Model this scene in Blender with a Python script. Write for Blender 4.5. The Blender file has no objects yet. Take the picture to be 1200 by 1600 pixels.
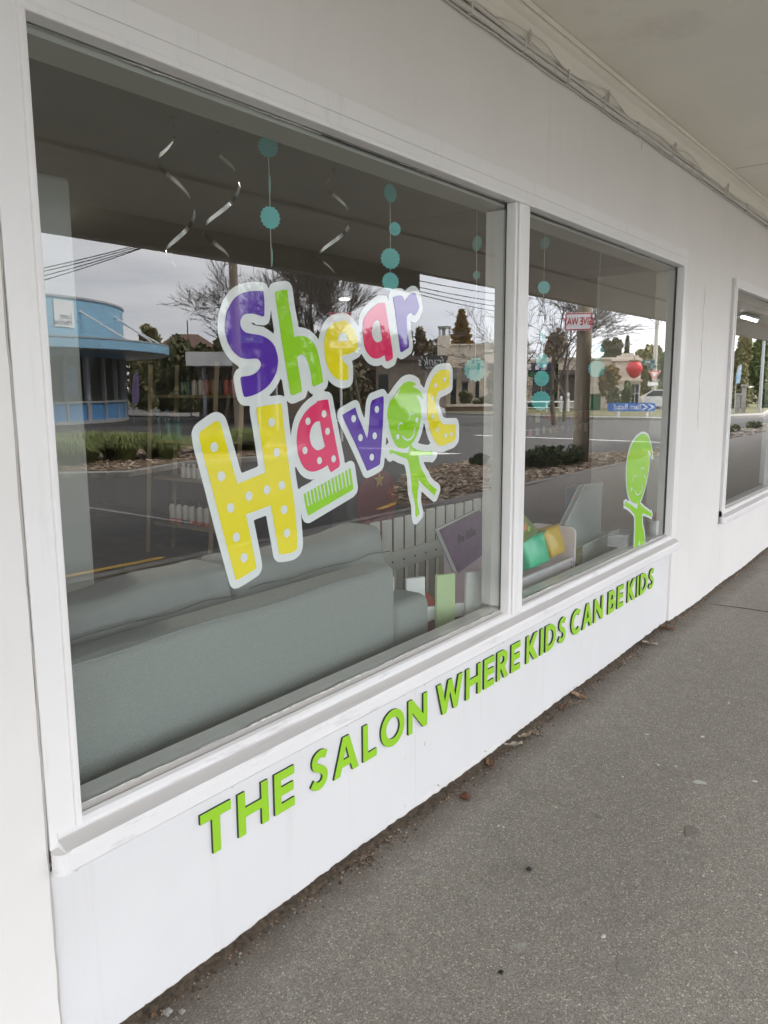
import bpy, bmesh, math, random
import numpy as np
from mathutils import Vector, Matrix

# ------------------------------------------------------------------ camera, sky, sun, exposure
SC = bpy.context.scene
COL = SC.collection
HC = 1.55
CAM = Vector((0, -1.5569, HC))
FPX = 1233.16
YAW, PIT, ROL = math.radians(52.852), math.radians(-8.914), math.radians(-0.379)
fw = Vector((math.sin(YAW)*math.cos(PIT), math.cos(YAW)*math.cos(PIT), math.sin(PIT)))
_r = fw.cross(Vector((0, 0, 1))).normalized(); _u = _r.cross(fw)
cr = _r*math.cos(ROL)+_u*math.sin(ROL); cu = -_r*math.sin(ROL)+_u*math.cos(ROL)
cam_d = bpy.data.cameras.new("camera"); cam = bpy.data.objects.new("camera", cam_d); COL.objects.link(cam)
M = Matrix((cr, cu, -fw)).transposed().to_4x4(); M.translation = CAM
cam.matrix_world = M
cam_d.sensor_fit = 'VERTICAL'; cam_d.sensor_height = 36; cam_d.lens = FPX/1600*36
cam_d.clip_start = 0.02; cam_d.clip_end = 2000
SC.camera = cam

SUN_EL, SUN_AZ = math.radians(46), math.radians(22)      # thin-cloud sun from behind the shop
w = bpy.data.worlds.new("World"); SC.world = w; w.use_nodes = True
nt = w.node_tree; nt.nodes.clear()
out = nt.nodes.new('ShaderNodeOutputWorld'); bg = nt.nodes.new('ShaderNodeBackground')
sky = nt.nodes.new('ShaderNodeTexSky'); sky.sky_type = 'NISHITA'; sky.sun_disc = False
sky.sun_elevation = SUN_EL; sky.sun_rotation = SUN_AZ
tc = nt.nodes.new('ShaderNodeTexCoord'); mp = nt.nodes.new('ShaderNodeMapping'); mp.inputs['Scale'].default_value = (1.0, 1.0, 4.5)
nz = nt.nodes.new('ShaderNodeTexNoise'); nz.inputs['Scale'].default_value = 2.6; nz.inputs['Detail'].default_value = 7; nz.inputs['Roughness'].default_value = .55
rp = nt.nodes.new('ShaderNodeValToRGB')
rp.color_ramp.elements[0].position = .36; rp.color_ramp.elements[0].color = (7.6, 8.0, 8.8, 1)
rp.color_ramp.elements[1].position = .64; rp.color_ramp.elements[1].color = (11.8, 11.8, 12.1, 1)
mx = nt.nodes.new('ShaderNodeMixRGB'); mx.inputs[0].default_value = .94
nt.links.new(tc.outputs['Generated'], mp.inputs[0]); nt.links.new(mp.outputs[0], nz.inputs['Vector'])
nt.links.new(nz.outputs['Fac'], rp.inputs[0]); nt.links.new(sky.outputs[0], mx.inputs[1]); nt.links.new(rp.outputs[0], mx.inputs[2])
nt.links.new(mx.outputs[0], bg.inputs[0]); bg.inputs[1].default_value = .1
nt.links.new(bg.outputs[0], out.inputs[0])
sl = bpy.data.lights.new("sun", 'SUN'); sl.energy = 2.4; sl.angle = math.radians(20); sl.color = (1, .96, .9)
so = bpy.data.objects.new("sun", sl); COL.objects.link(so)
sd = Vector((math.sin(SUN_AZ)*math.cos(SUN_EL), math.cos(SUN_AZ)*math.cos(SUN_EL), math.sin(SUN_EL)))
so.rotation_euler = sd.to_track_quat('Z', 'Y').to_euler()
SC.view_settings.view_transform = 'Standard'; SC.view_settings.look = 'None'
SC.view_settings.exposure = 2.15; SC.view_settings.gamma = 1; SC.view_settings.use_curve_mapping = False
SC.cycles.use_denoising = True
SC.cycles.max_bounces = 12; SC.cycles.transparent_max_bounces = 24; SC.cycles.diffuse_bounces = 6

R = random.Random(7)
GY = 0.030                                   # outer face of the glass

# ------------------------------------------------------------------ helpers
def srgb(r, g, b):
    f = lambda c: (c/255/12.92) if c/255 <= .04045 else ((c/255+.055)/1.055)**2.4
    return (f(r), f(g), f(b))

def mat(name, col, rough=.6, var=0., vscale=6., bump=0., bscale=60., metal=0., spec=.5, coat=0., col2=None, emit=None, stretch=None, bands=None):
    m = bpy.data.materials.new(name); m.use_nodes = True
    n = m.node_tree; b = n.nodes['Principled BSDF']
    b.inputs['Roughness'].default_value = rough; b.inputs['Metallic'].default_value = metal
    b.inputs['Specular IOR Level'].default_value = spec; b.inputs['Coat Weight'].default_value = coat
    b.inputs['Base Color'].default_value = (*col, 1)
    t = n.nodes.new('ShaderNodeTexCoord'); v = t.outputs['Object']
    if stretch:
        q = n.nodes.new('ShaderNodeMapping'); q.inputs['Scale'].default_value = stretch; n.links.new(v, q.inputs[0]); v = q.outputs[0]
    if var or col2:
        z = n.nodes.new('ShaderNodeTexNoise'); z.inputs['Scale'].default_value = vscale; z.inputs['Detail'].default_value = 6; z.inputs['Roughness'].default_value = .6
        n.links.new(v, z.inputs['Vector'])
        r = n.nodes.new('ShaderNodeValToRGB'); r.color_ramp.elements[0].position = .32; r.color_ramp.elements[1].position = .68
        c2 = col2 or tuple(c*(1-var) for c in col); c1 = col if col2 else tuple(min(1, c*(1+var*.5)) for c in col)
        r.color_ramp.elements[0].color = (*c2, 1); r.color_ramp.elements[1].color = (*c1, 1)
        n.links.new(z.outputs['Fac'], r.inputs[0]); n.links.new(r.outputs[0], b.inputs['Base Color'])
    if bump:
        z2 = n.nodes.new('ShaderNodeTexNoise'); z2.inputs['Scale'].default_value = bscale; z2.inputs['Detail'].default_value = 5
        n.links.new(v, z2.inputs['Vector'])
        bp = n.nodes.new('ShaderNodeBump'); bp.inputs['Strength'].default_value = min(1, bump); bp.inputs['Distance'].default_value = .004
        n.links.new(z2.outputs['Fac'], bp.inputs['Height']); n.links.new(bp.outputs[0], b.inputs['Normal'])
    if emit:
        b.inputs['Emission Color'].default_value = (*emit[0], 1); b.inputs['Emission Strength'].default_value = emit[1]
    return m

def ramp_noise(n, v, scale, p0, p1, c0=(0, 0, 0), c1=(1, 1, 1), detail=6, rough=.6, tex='ShaderNodeTexNoise'):
    z = n.nodes.new(tex); z.inputs['Scale'].default_value = scale
    if tex == 'ShaderNodeTexNoise': z.inputs['Detail'].default_value = detail; z.inputs['Roughness'].default_value = rough
    n.links.new(v, z.inputs['Vector'])
    r = n.nodes.new('ShaderNodeValToRGB'); r.color_ramp.elements[0].position = p0; r.color_ramp.elements[1].position = p1
    r.color_ramp.elements[0].color = (*c0, 1); r.color_ramp.elements[1].color = (*c1, 1)
    n.links.new(z.outputs['Fac'] if 'Fac' in z.outputs else z.outputs['Distance'], r.inputs[0]); return r.outputs[0], z

def mixc(n, fac, a, b, mode='MIX'):
    m = n.nodes.new('ShaderNodeMixRGB'); m.blend_type = mode
    for s, i in ((fac, 0), (a, 1), (b, 2)):
        if isinstance(s, (int, float)): m.inputs[i].default_value = s
        elif isinstance(s, tuple): m.inputs[i].default_value = (*s, 1)
        else: n.links.new(s, m.inputs[i])
    return m.outputs[0]

def paint_mat(name, col, dirt=(.42, .39, .35), amt=.5, rough=.45, bump=.25, streak=(9, 9, .8)):
    """old gloss enamel over masonry or timber: faint mottling, rain streaks, brush texture"""
    m = bpy.data.materials.new(name); m.use_nodes = True; n = m.node_tree; b = n.nodes['Principled BSDF']
    t = n.nodes.new('ShaderNodeTexCoord'); v = t.outputs['Object']
    a, _ = ramp_noise(n, v, 1.7, .35, .7)
    c = mixc(n, a, tuple(x*.95 for x in col), col)
    q = n.nodes.new('ShaderNodeMapping'); q.inputs['Scale'].default_value = streak; n.links.new(v, q.inputs[0])
    s, _ = ramp_noise(n, q.outputs[0], 1.6, .56, .82, detail=9, rough=.7)
    s = mixc(n, 1.0, s, (amt, amt, amt), 'MULTIPLY')
    c = mixc(n, s, c, dirt)
    k, _ = ramp_noise(n, v, 75, .70, .76)
    k2, _ = ramp_noise(n, v, 3.1, .5, .68)
    k = mixc(n, 1.0, k, k2, 'MULTIPLY'); k = mixc(n, 1.0, k, (.55, .55, .55), 'MULTIPLY')
    c = mixc(n, k, c, dirt)
    n.links.new(c, b.inputs['Base Color']); b.inputs['Roughness'].default_value = rough; b.inputs['Specular IOR Level'].default_value = .35
    z, _ = ramp_noise(n, v, 38, .2, .8, detail=8); z2, _ = ramp_noise(n, v, 3.2, .2, .8)
    h = mixc(n, .55, z, z2)
    bp = n.nodes.new('ShaderNodeBump'); bp.inputs['Strength'].default_value = bump; bp.inputs['Distance'].default_value = .004
    n.links.new(h, bp.inputs['Height']); n.links.new(bp.outputs[0], b.inputs['Normal'])
    return m

def asphalt_mat(name, base, light, speck=.5, dark=(.035, .033, .031), soiled=False):
    m = bpy.data.materials.new(name); m.use_nodes = True; n = m.node_tree; b = n.nodes['Principled BSDF']
    t = n.nodes.new('ShaderNodeTexCoord'); v = t.outputs['Object']
    a, _ = ramp_noise(n, v, .8, .3, .72, detail=9, rough=.65)
    c = mixc(n, a, tuple(.5*(x+y) for x, y in zip(base, light)), light)
    a2, _ = ramp_noise(n, v, 14, .40, .72, detail=8); c = mixc(n, mixc(n, 1., a2, (.35,)*3, 'MULTIPLY'), c, tuple(x*.8 for x in base))
    st = n.nodes.new('ShaderNodeTexVoronoi'); st.inputs['Scale'].default_value = 250; n.links.new(v, st.inputs['Vector'])
    sp = n.nodes.new('ShaderNodeSeparateColor'); n.links.new(st.outputs['Color'], sp.inputs[0])
    r = n.nodes.new('ShaderNodeValToRGB'); r.color_ramp.elements[0].position = 0; r.color_ramp.elements[0].color = (.62, .61, .60, 1); r.color_ramp.elements[1].position = 1; r.color_ramp.elements[1].color = (1.2, 1.19, 1.16, 1)
    e = r.color_ramp.elements.new(.92); e.color = (1.08, 1.07, 1.05, 1); e = r.color_ramp.elements.new(.985); e.color = (1.9, 1.85, 1.75, 1)
    n.links.new(sp.outputs[0], r.inputs[0]); c = mixc(n, 1., c, r.outputs[0], 'MULTIPLY')
    g, gz_ = ramp_noise(n, v, 330, .40, .50, detail=3)
    inv = n.nodes.new('ShaderNodeInvert'); n.links.new(g, inv.inputs[1]); c = mixc(n, mixc(n, 1., inv.outputs[0], (.55,)*3, 'MULTIPLY'), c, dark)
    if soiled:          # brown soil washed from the wall foot over the first hand's breadth
        x = n.nodes.new('ShaderNodeSeparateXYZ'); n.links.new(v, x.inputs[0]); nn, z = ramp_noise(n, v, 6, .2, .8, detail=7)
        q = n.nodes.new('ShaderNodeMath'); q.operation = 'MULTIPLY_ADD'; q.inputs[1].default_value = .16; n.links.new(z.outputs['Fac'], q.inputs[0]); n.links.new(x.outputs[1], q.inputs[2])
        k = n.nodes.new('ShaderNodeMapRange'); k.inputs['From Min'].default_value = -.10; k.inputs['From Max'].default_value = .07; k.inputs['To Max'].default_value = .75; n.links.new(q.outputs[0], k.inputs[0])
        c = mixc(n, k.outputs[0], c, (.085, .064, .045))
        s1, _ = ramp_noise(n, v, 1.3, .62, .74, detail=3); c = mixc(n, mixc(n, 1., s1, (.25,)*3, 'MULTIPLY'), c, dark)
    n.links.new(c, b.inputs['Base Color']); b.inputs['Roughness'].default_value = .85; b.inputs['Specular IOR Level'].default_value = .3
    bp = n.nodes.new('ShaderNodeBump'); bp.inputs['Strength'].default_value = .8; bp.inputs['Distance'].default_value = .003
    n.links.new(mixc(n, .5, gz_.outputs['Fac'], sp.outputs[0]), bp.inputs['Height']); n.links.new(bp.outputs[0], b.inputs['Normal'])
    return m

def tag(o, label=None, cat=None, group=None, kind=None):
    if label: o['label'] = label
    if cat: o['category'] = cat
    if group: o['group'] = group
    if kind: o['kind'] = kind
    return o

def empty(name, loc=(0, 0, 0), rz=0., label=None, cat=None, group=None, parent=None):
    o = bpy.data.objects.new(name, None); COL.objects.link(o); o.location = loc; o.rotation_euler = (0, 0, rz)
    o.empty_display_size = .1
    if parent: o.parent = parent
    return tag(o, label, cat, group)

def obj(name, bm, mats, parent=None, smooth=False):
    me = bpy.data.meshes.new(name); bm.to_mesh(me); bm.free()
    for m in (mats if isinstance(mats, (list, tuple)) else [mats]): me.materials.append(m)
    if smooth:
        for p in me.polygons: p.use_smooth = True
    o = bpy.data.objects.new(name, me); COL.objects.link(o)
    if parent: o.parent = parent
    return o

def copy_tree(o, parent=None):
    c = o.copy(); COL.objects.link(c)
    if parent: c.parent = parent
    for ch in list(o.children): copy_tree(ch, c)
    return c

def B(): return bmesh.new()

def add(bm, vs, fs, mi=0):
    V = [bm.verts.new(v) for v in vs]
    for f in fs:
        try: bm.faces.new([V[i] for i in f]).material_index = mi
        except ValueError: pass
    return V

def bx(bm, lo, hi, mi=0, T=None):
    x0, y0, z0 = lo; x1, y1, z1 = hi
    vs = [(x0, y0, z0), (x1, y0, z0), (x1, y1, z0), (x0, y1, z0), (x0, y0, z1), (x1, y0, z1), (x1, y1, z1), (x0, y1, z1)]
    if T: vs = [T @ Vector(v) for v in vs]
    add(bm, vs, [(0, 3, 2, 1), (4, 5, 6, 7), (0, 1, 5, 4), (1, 2, 6, 5), (2, 3, 7, 6), (3, 0, 4, 7)], mi)

def rbx(bm, lo, hi, r=.02, seg=3, mi=0, T=None):
    t = bmesh.new(); bx(t, lo, hi)
    bmesh.ops.recalc_face_normals(t, faces=t.faces)
    bmesh.ops.bevel(t, geom=list(t.edges), offset=r, segments=seg, profile=.5, affect='EDGES')
    merge(bm, t, mi, T)

def merge(bm, t, mi=0, T=None):
    t.verts.ensure_lookup_table(); idx = {v: i for i, v in enumerate(t.verts)}
    add(bm, [(T @ v.co if T else v.co.copy()) for v in t.verts], [[idx[v] for v in f.verts] for f in t.faces], mi); t.free()

def tube(bm, pts, r, n=8, mi=0, cap=True):
    pts = [Vector(p) for p in pts]; rr = r if isinstance(r, (list, tuple)) else [r]*len(pts)
    rings = []; ref = None
    for i, p in enumerate(pts):
        d = (pts[min(i+1, len(pts)-1)]-pts[max(i-1, 0)]).normalized()
        if ref is None: ref = Vector((0, 0, 1)) if abs(d.z) < .9 else Vector((1, 0, 0))
        a = (ref - d*ref.dot(d)).normalized(); ref = a; b = d.cross(a)
        rings.append([bm.verts.new(p+(a*math.cos(2*math.pi*k/n)+b*math.sin(2*math.pi*k/n))*rr[i]) for k in range(n)])
    for i in range(len(rings)-1):
        for k in range(n):
            bm.faces.new([rings[i][k], rings[i][(k+1) % n], rings[i+1][(k+1) % n], rings[i+1][k]]).material_index = mi
    if cap and n > 2:
        bm.faces.new(rings[0][::-1]).material_index = mi; bm.faces.new(rings[-1]).material_index = mi

def lathe(bm, prof, c=(0, 0, 0), n=16, mi=0, T=None):
    rings = []
    for r, z in prof:
        ring = []
        for k in range(n):
            v = Vector((c[0]+r*math.cos(2*math.pi*k/n), c[1]+r*math.sin(2*math.pi*k/n), c[2]+z))
            ring.append(bm.verts.new(T @ v if T else v))
        rings.append(ring)
    for i in range(len(rings)-1):
        for k in range(n):
            bm.faces.new([rings[i][k], rings[i][(k+1) % n], rings[i+1][(k+1) % n], rings[i+1][k]]).material_index = mi
    bm.faces.new(rings[0][::-1]).material_index = mi; bm.faces.new(rings[-1]).material_index = mi

def prof_x(bm, prof, x0, x1, mi=0, grime=()):
    """extrude a closed (y,z) profile along x"""
    a = [bm.verts.new((x0, y, z)) for y, z in prof]; b = [bm.verts.new((x1, y, z)) for y, z in prof]; n = len(prof)
    for i in range(n): bm.faces.new([a[i], a[(i+1) % n], b[(i+1) % n], b[i]]).material_index = 1 if i in grime else mi
    bm.faces.new(a[::-1]).material_index = mi; bm.faces.new(b).material_index = mi

def sheet(bm, outlines, depth, T, mi=0, res=None):
    """fill 2D outlines (holes allowed) and give them a thickness; T maps (u, v, d) to space, d from 0 to depth"""
    cu_ = bpy.data.curves.new('tmp', 'CURVE'); cu_.dimensions = '2D'; cu_.fill_mode = 'BOTH'; cu_.extrude = depth/2
    for o in outlines:
        s = cu_.splines.new('POLY'); s.points.add(len(o)-1); s.use_cyclic_u = True
        for p, q in zip(s.points, o): p.co = (q[0], q[1], 0, 1)
    curve_to(bm, cu_, depth, T, mi)

def curve_to(bm, cu_, depth, T, mi=0):
    o = bpy.data.objects.new('tmp', cu_); COL.objects.link(o)
    me = bpy.data.meshes.new_from_object(o.evaluated_get(bpy.context.evaluated_depsgraph_get()))
    add(bm, [T(v.co.x, v.co.y, v.co.z+depth/2) for v in me.vertices], [list(p.vertices) for p in me.polygons], mi)
    bpy.data.objects.remove(o); bpy.data.meshes.remove(me)

def text(bm, s, size, T, depth=.004, mi=0, align='CENTER', bold=0., shear=0., spacing=1.):
    c = bpy.data.curves.new('txt', 'FONT'); c.body = s; c.size = size; c.extrude = depth/2; c.align_x = align; c.align_y = 'CENTER'
    c.offset = bold; c.shear = shear; c.space_character = spacing; c.resolution_u = 4
    curve_to(bm, c, depth, T, mi)

def smooth_closed(pts, k=3, sharp=.72):
    """Catmull-Rom through a closed outline, keeping real corners sharp"""
    n = len(pts); P = [Vector(p) for p in pts]; outp = []
    cor = []
    for i in range(n):
        a = (P[i]-P[i-1]); b = (P[(i+1) % n]-P[i])
        cor.append(a.length > 0 and b.length > 0 and a.normalized().dot(b.normalized()) < sharp)
    for i in range(n):
        p0, p1, p2, p3 = P[i-1], P[i], P[(i+1) % n], P[(i+2) % n]
        if cor[i]: p0 = p1-(p2-p1)*.6
        if cor[(i+1) % n]: p3 = p2+(p2-p1)*.6
        outp.append(tuple(p1))
        for j in range(1, k):
            t = j/k
            outp.append(tuple(.5*((2*p1)+(p2-p0)*t+(2*p0-5*p1+4*p2-p3)*t*t+(3*p1-p0-3*p2+p3)*t**3)))
    return outp

def stroke(pts, wd, k=4):
    """outline of a thick open line"""
    P = [Vector(p) for p in pts]
    if k > 1 and len(P) > 2:
        Q = []
        for i in range(len(P)-1):
            p0, p1, p2, p3 = P[max(i-1, 0)], P[i], P[i+1], P[min(i+2, len(P)-1)]
            for j in range(k):
                t = j/k; Q.append(.5*((2*p1)+(p2-p0)*t+(2*p0-5*p1+4*p2-p3)*t*t+(3*p1-p0-3*p2+p3)*t**3))
        Q.append(P[-1]); P = Q
    L, Rr = [], []
    for i, p in enumerate(P):
        d = (P[min(i+1, len(P)-1)]-P[max(i-1, 0)]).normalized(); nn = Vector((-d.y, d.x))*wd/2
        L.append(tuple(p+nn)); Rr.append(tuple(p-nn))
    return L+Rr[::-1]

def circle(cx, cy, r, n=16, ry=None):
    return [(cx+r*math.cos(2*math.pi*k/n), cy+(ry or r)*math.sin(2*math.pi*k/n)) for k in range(n)]

# --- measuring helpers: a sight line to the glass, and what the glass mirrors, as real places
def ray(px, py): return cr*((px-600)/FPX)-cu*((py-800)/FPX)+fw
def wallpt(px, py, y=GY):
    d = ray(px, py); t = (y-CAM.y)/d.y; p = CAM+d*t; return (p.x, p.z)
def groundpt(px, py, z=-.12):               # mirrored street point lying on the ground
    d = ray(px, py); t = (z-CAM.z)/d.z; p = CAM+d*t; return (p.x, 2*GY-p.y)

class Spot:
    """a place across the street, D metres away; local x runs to the viewer's right, y away, z up"""
    def __init__(s, px, D):
        d = ray(px, 606); f = Vector((d.x, d.y)).normalized(); s.f = f; s.D = D; s.rv = Vector((f.y, -f.x))
        s.loc = (f.x*D, 2*GY-(CAM.y+f.y*D), 0); s.rz = math.atan2(-f.x, -f.y)
    def __call__(s, px, py):
        d = ray(px, py); t = s.D/(d.x*s.f.x+d.y*s.f.y); h = Vector((d.x, d.y))*t
        return (-(h.dot(s.rv)), HC+d.z*t)
    def box(s, bm, px0, py0, px1, py1, y0, y1, mi=0):
        a = s(px0, py1); b = s(px1, py0); c = s(px1, py1)
        bx(bm, (min(a[0], b[0]), y0, min(a[1], c[1])), (max(a[0], b[0]), y1, b[1]), mi)
    def poly(s, bm, pts, y, th, mi=0, sm=False):
        q = [s(*p) for p in pts]
        if sm: q = smooth_closed(q)
        sheet(bm, [q], th, lambda u, v, d: (u, y+d, v), mi)

# ------------------------------------------------------------------ materials
M_wall = paint_mat('wall_paint', (.785, .765, .74), dirt=(.45, .43, .39), amt=.22)
M_panel = paint_mat('panel_paint', (.72, .715, .715), dirt=(.45, .43, .41), amt=.26, bump=.25)
M_trim = paint_mat('trim_paint', (.82, .81, .80), dirt=(.36, .34, .31), amt=.42, rough=.32, bump=.2)
M_sill = paint_mat('sill_paint', (.80, .79, .79), dirt=(.27, .26, .25), amt=.75, rough=.35, bump=.3, streak=(2.2, 16, 16))
M_grime = paint_mat('grimy_sill_top', (.56, .54, .525), dirt=(.30, .285, .27), amt=.8, rough=.5, bump=.3, streak=(1.5, 30, 30))
M_putty = mat('putty', (.62, .60, .57), .7, .4, 40, .5, 90)
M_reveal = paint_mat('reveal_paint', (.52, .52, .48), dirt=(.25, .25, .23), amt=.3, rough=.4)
M_soffit = paint_mat('soffit_paint', (.80, .77, .68), dirt=(.34, .30, .26), amt=.4, rough=.5, bump=.15, streak=(1, 1, 1))
M_fascia = mat('fascia_paint', (.60, .56, .49), .6, .2, 2, .2)
M_dirt = mat('dirt', (.13, .095, .062), .95, col2=(.03, .024, .018), vscale=60, bump=1, bscale=150)
M_path = asphalt_mat('path_asphalt', (.31, .287, .26), (.385, .357, .322), dark=(.09, .083, .075), soiled=True)
M_road = asphalt_mat('road_asphalt', (.095, .092, .087), (.125, .121, .115), .2)
M_kerb = mat('concrete', (.30, .285, .26), .85, .35, 5, .5, 60)
M_ypaint = mat('yellow_paint', (.72, .42, .04), .7, .3, 12, .3)
M_wpaint = mat('white_road_paint', (.75, .75, .73), .7, .2, 12, .3)
M_bark = mat('bark', (.30, .21, .14), .9, col2=(.12, .08, .055), vscale=40, bump=.6)
M_barkbed = mat('bark_bed', (.30, .22, .15), .95, col2=(.10, .075, .05), vscale=25, bump=1, bscale=50)
M_chip = [mat('bark_chip_%d' % i, c, .85) for i, c in enumerate([(.44, .34, .24), (.28, .19, .13), (.55, .46, .35), (.15, .10, .07)])]
M_green = mat('sign_green', srgb(150, 202, 48), .35, .04, 3)
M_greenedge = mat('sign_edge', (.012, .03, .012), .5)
def M_d(name, c): return mat(name, c, .025, .03, 8, spec=1.0)
M_vw = M_d('vinyl_white', (.64, .70, .69)); M_vy = M_d('vinyl_yellow', (.74, .66, .015)); M_vp = M_d('vinyl_purple', (.085, .028, .34))
M_vg = M_d('vinyl_green', (.27, .60, .015)); M_vm = M_d('vinyl_pink', (.68, .028, .13))

def glass_mat():
    m = bpy.data.materials.new('window_glass'); m.use_nodes = True; n = m.node_tree; n.nodes.clear()
    o = n.nodes.new('ShaderNodeOutputMaterial'); g = n.nodes.new('ShaderNodeNewGeometry')
    tr = n.nodes.new('ShaderNodeBsdfTransparent'); gl = n.nodes.new('ShaderNodeBsdfGlossy'); gl.inputs['Roughness'].default_value = 0
    tr.inputs[0].default_value = (.90, .93, .91, 1)
    dt = n.nodes.new('ShaderNodeVectorMath'); dt.operation = 'DOT_PRODUCT'; n.links.new(g.outputs['Incoming'], dt.inputs[0]); n.links.new(g.outputs['Normal'], dt.inputs[1])
    ab = n.nodes.new('ShaderNodeMath'); ab.operation = 'ABSOLUTE'; n.links.new(dt.outputs['Value'], ab.inputs[0])
    sb = n.nodes.new('ShaderNodeMath'); sb.operation = 'SUBTRACT'; sb.inputs[0].default_value = 1; n.links.new(ab.outputs[0], sb.inputs[1])
    pw = n.nodes.new('ShaderNodeMath'); pw.operation = 'POWER'; pw.inputs[1].default_value = 3.3; n.links.new(sb.outputs[0], pw.inputs[0])
    ma = n.nodes.new('ShaderNodeMath'); ma.operation = 'MULTIPLY_ADD'; ma.inputs[1].default_value = .9; ma.inputs[2].default_value = .135; ma.use_clamp = True
    n.links.new(pw.outputs[0], ma.inputs[0])
    # old float glass: an almost imperceptible waviness
    t = n.nodes.new('ShaderNodeTexCoord'); z = n.nodes.new('ShaderNodeTexNoise'); z.inputs['Scale'].default_value = 1.3; z.inputs['Detail'].default_value = 0
    n.links.new(t.outputs['Object'], z.inputs['Vector'])
    bp = n.nodes.new('ShaderNodeBump'); bp.inputs['Strength'].default_value = .05; bp.inputs['Distance'].default_value = .004; n.links.new(z.outputs['Fac'], bp.inputs['Height'])
    n.links.new(bp.outputs[0], gl.inputs['Normal'])
    mi = n.nodes.new('ShaderNodeMixShader'); n.links.new(ma.outputs[0], mi.inputs[0]); n.links.new(tr.outputs[0], mi.inputs[1]); n.links.new(gl.outputs[0], mi.inputs[2])
    n.links.new(mi.outputs[0], o.inputs[0]); return m
def clear_mat(name, c):
    m = bpy.data.materials.new(name); m.use_nodes = True; n = m.node_tree; n.nodes.clear()
    o = n.nodes.new('ShaderNodeOutputMaterial'); tr = n.nodes.new('ShaderNodeBsdfTransparent'); tr.inputs[0].default_value = (*c, 1); n.links.new(tr.outputs[0], o.inputs[0]); return m
def frosted_mat(name, c, a, rough=.15):
    m = mat(name, c, rough); m.node_tree.nodes['Principled BSDF'].inputs['Alpha'].default_value = a; return m
M_glass = glass_mat(); M_glassin = clear_mat('glass_body', (1, 1, 1))

# ------------------------------------------------------------------ ground, road, path
def ground_mesh(name, poly, z, m, th=None, label=None):
    bm = B(); sheet(bm, [poly], th or .02, lambda u, v, d: (u, v, z-(th or .02)+d))
    o = obj(name, bm, m); tag(o, kind='structure'); return o
bm = B(); add(bm, [(-400, -900, -.125), (900, -900, -.125), (900, 60, -.125), (-400, 60, -.125)], [(0, 1, 2, 3)]); tag(obj('ground', bm, mat('far_ground', (.10, .11, .06), .95, .4, .2)), kind='structure')
bm = B(); add(bm, [(-60, -75, -.12), (130, -75, -.12), (130, -4.3, -.12), (-60, -4.3, -.12)], [(0, 1, 2, 3)]); tag(obj('road', bm, M_road), kind='structure')
# footpath with a gently uneven surface
bm = B(); nx, ny = 150, 30; vv = []
for i in range(nx+1):
    for j in range(ny+1):
        x = -8+i*(48/nx); y = -4.16+j*(4.16+.2)/ny
        z = .006*math.sin(x*1.7+y*2.1)+.005*math.sin(x*4.1-y*3.3) - .004
        if y > -.3: z -= .010*(y+.3)/.3
        vv.append(bm.verts.new((x, y, z)))
for i in range(nx):
    for j in range(ny):
        a = i*(ny+1)+j; bm.faces.new([vv[a], vv[a+ny+1], vv[a+ny+2], vv[a+1]])
tag(obj('footpath', bm, M_path, smooth=True), kind='structure')
bm = B(); x = -8
while x < 40:
    rbx(bm, (x, -4.32, -.3), (x+.995, -4.162, .003), .018, 2); x += 1
tag(obj('kerb', bm, M_kerb), kind='structure')
def stripe(a, b, wd, m, name, z=-.116):
    a, b = Vector(a), Vector(b); d = (b-a).normalized(); nn = Vector((-d.y, d.x))*wd/2
    bm = B(); L = (b-a).length; k = max(2, int(L/.12)); top = []; bot = []
    for i in range(k+1):
        p = a+d*L*i/k; top.append(tuple(p+nn*(1+R.uniform(-.10, .06)))); bot.append(tuple(p-nn*(1+R.uniform(-.10, .06))))
    vs = [(*p, z) for p in top]+[(*p, z) for p in bot]
    add(bm, vs, [(i, i+1, k+2+i, k+1+i) for i in range(k)]); o = obj(name, bm, m); tag(o, kind='structure'); return o
stripe(groundpt(40, 914), groundpt(255, 871), .10, M_ypaint, 'road_marking')
stripe((8.6, -5.0), (9.9, -5.35), .10, M_ypaint, 'road_marking'); stripe(groundpt(735, 722), groundpt(780, 716), .11, M_ypaint, 'road_marking')
stripe(groundpt(648, 746), groundpt(700, 728), .10, M_ypaint, 'road_marking')
stripe(groundpt(60, 750), groundpt(138, 745), .10, M_ypaint, 'road_marking')
stripe(groundpt(130, 792), groundpt(300, 818), .08, mat('worn_white_paint', (.24, .24, .235), .8), 'road_marking')
stripe(groundpt(742, 680), groundpt(1200, 698), .22, M_wpaint, 'road_marking')
stripe(groundpt(560, 700), groundpt(648, 703), .15, M_wpaint, 'road_marking')
bm = B(); a, b, c = groundpt(640, 705), groundpt(640, 712), groundpt(722, 709); add(bm, [(*a, -.116), (*b, -.116), (*c, -.116)], [(0, 1, 2)]); tag(obj('road_marking', bm, M_wpaint), kind='structure')

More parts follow.
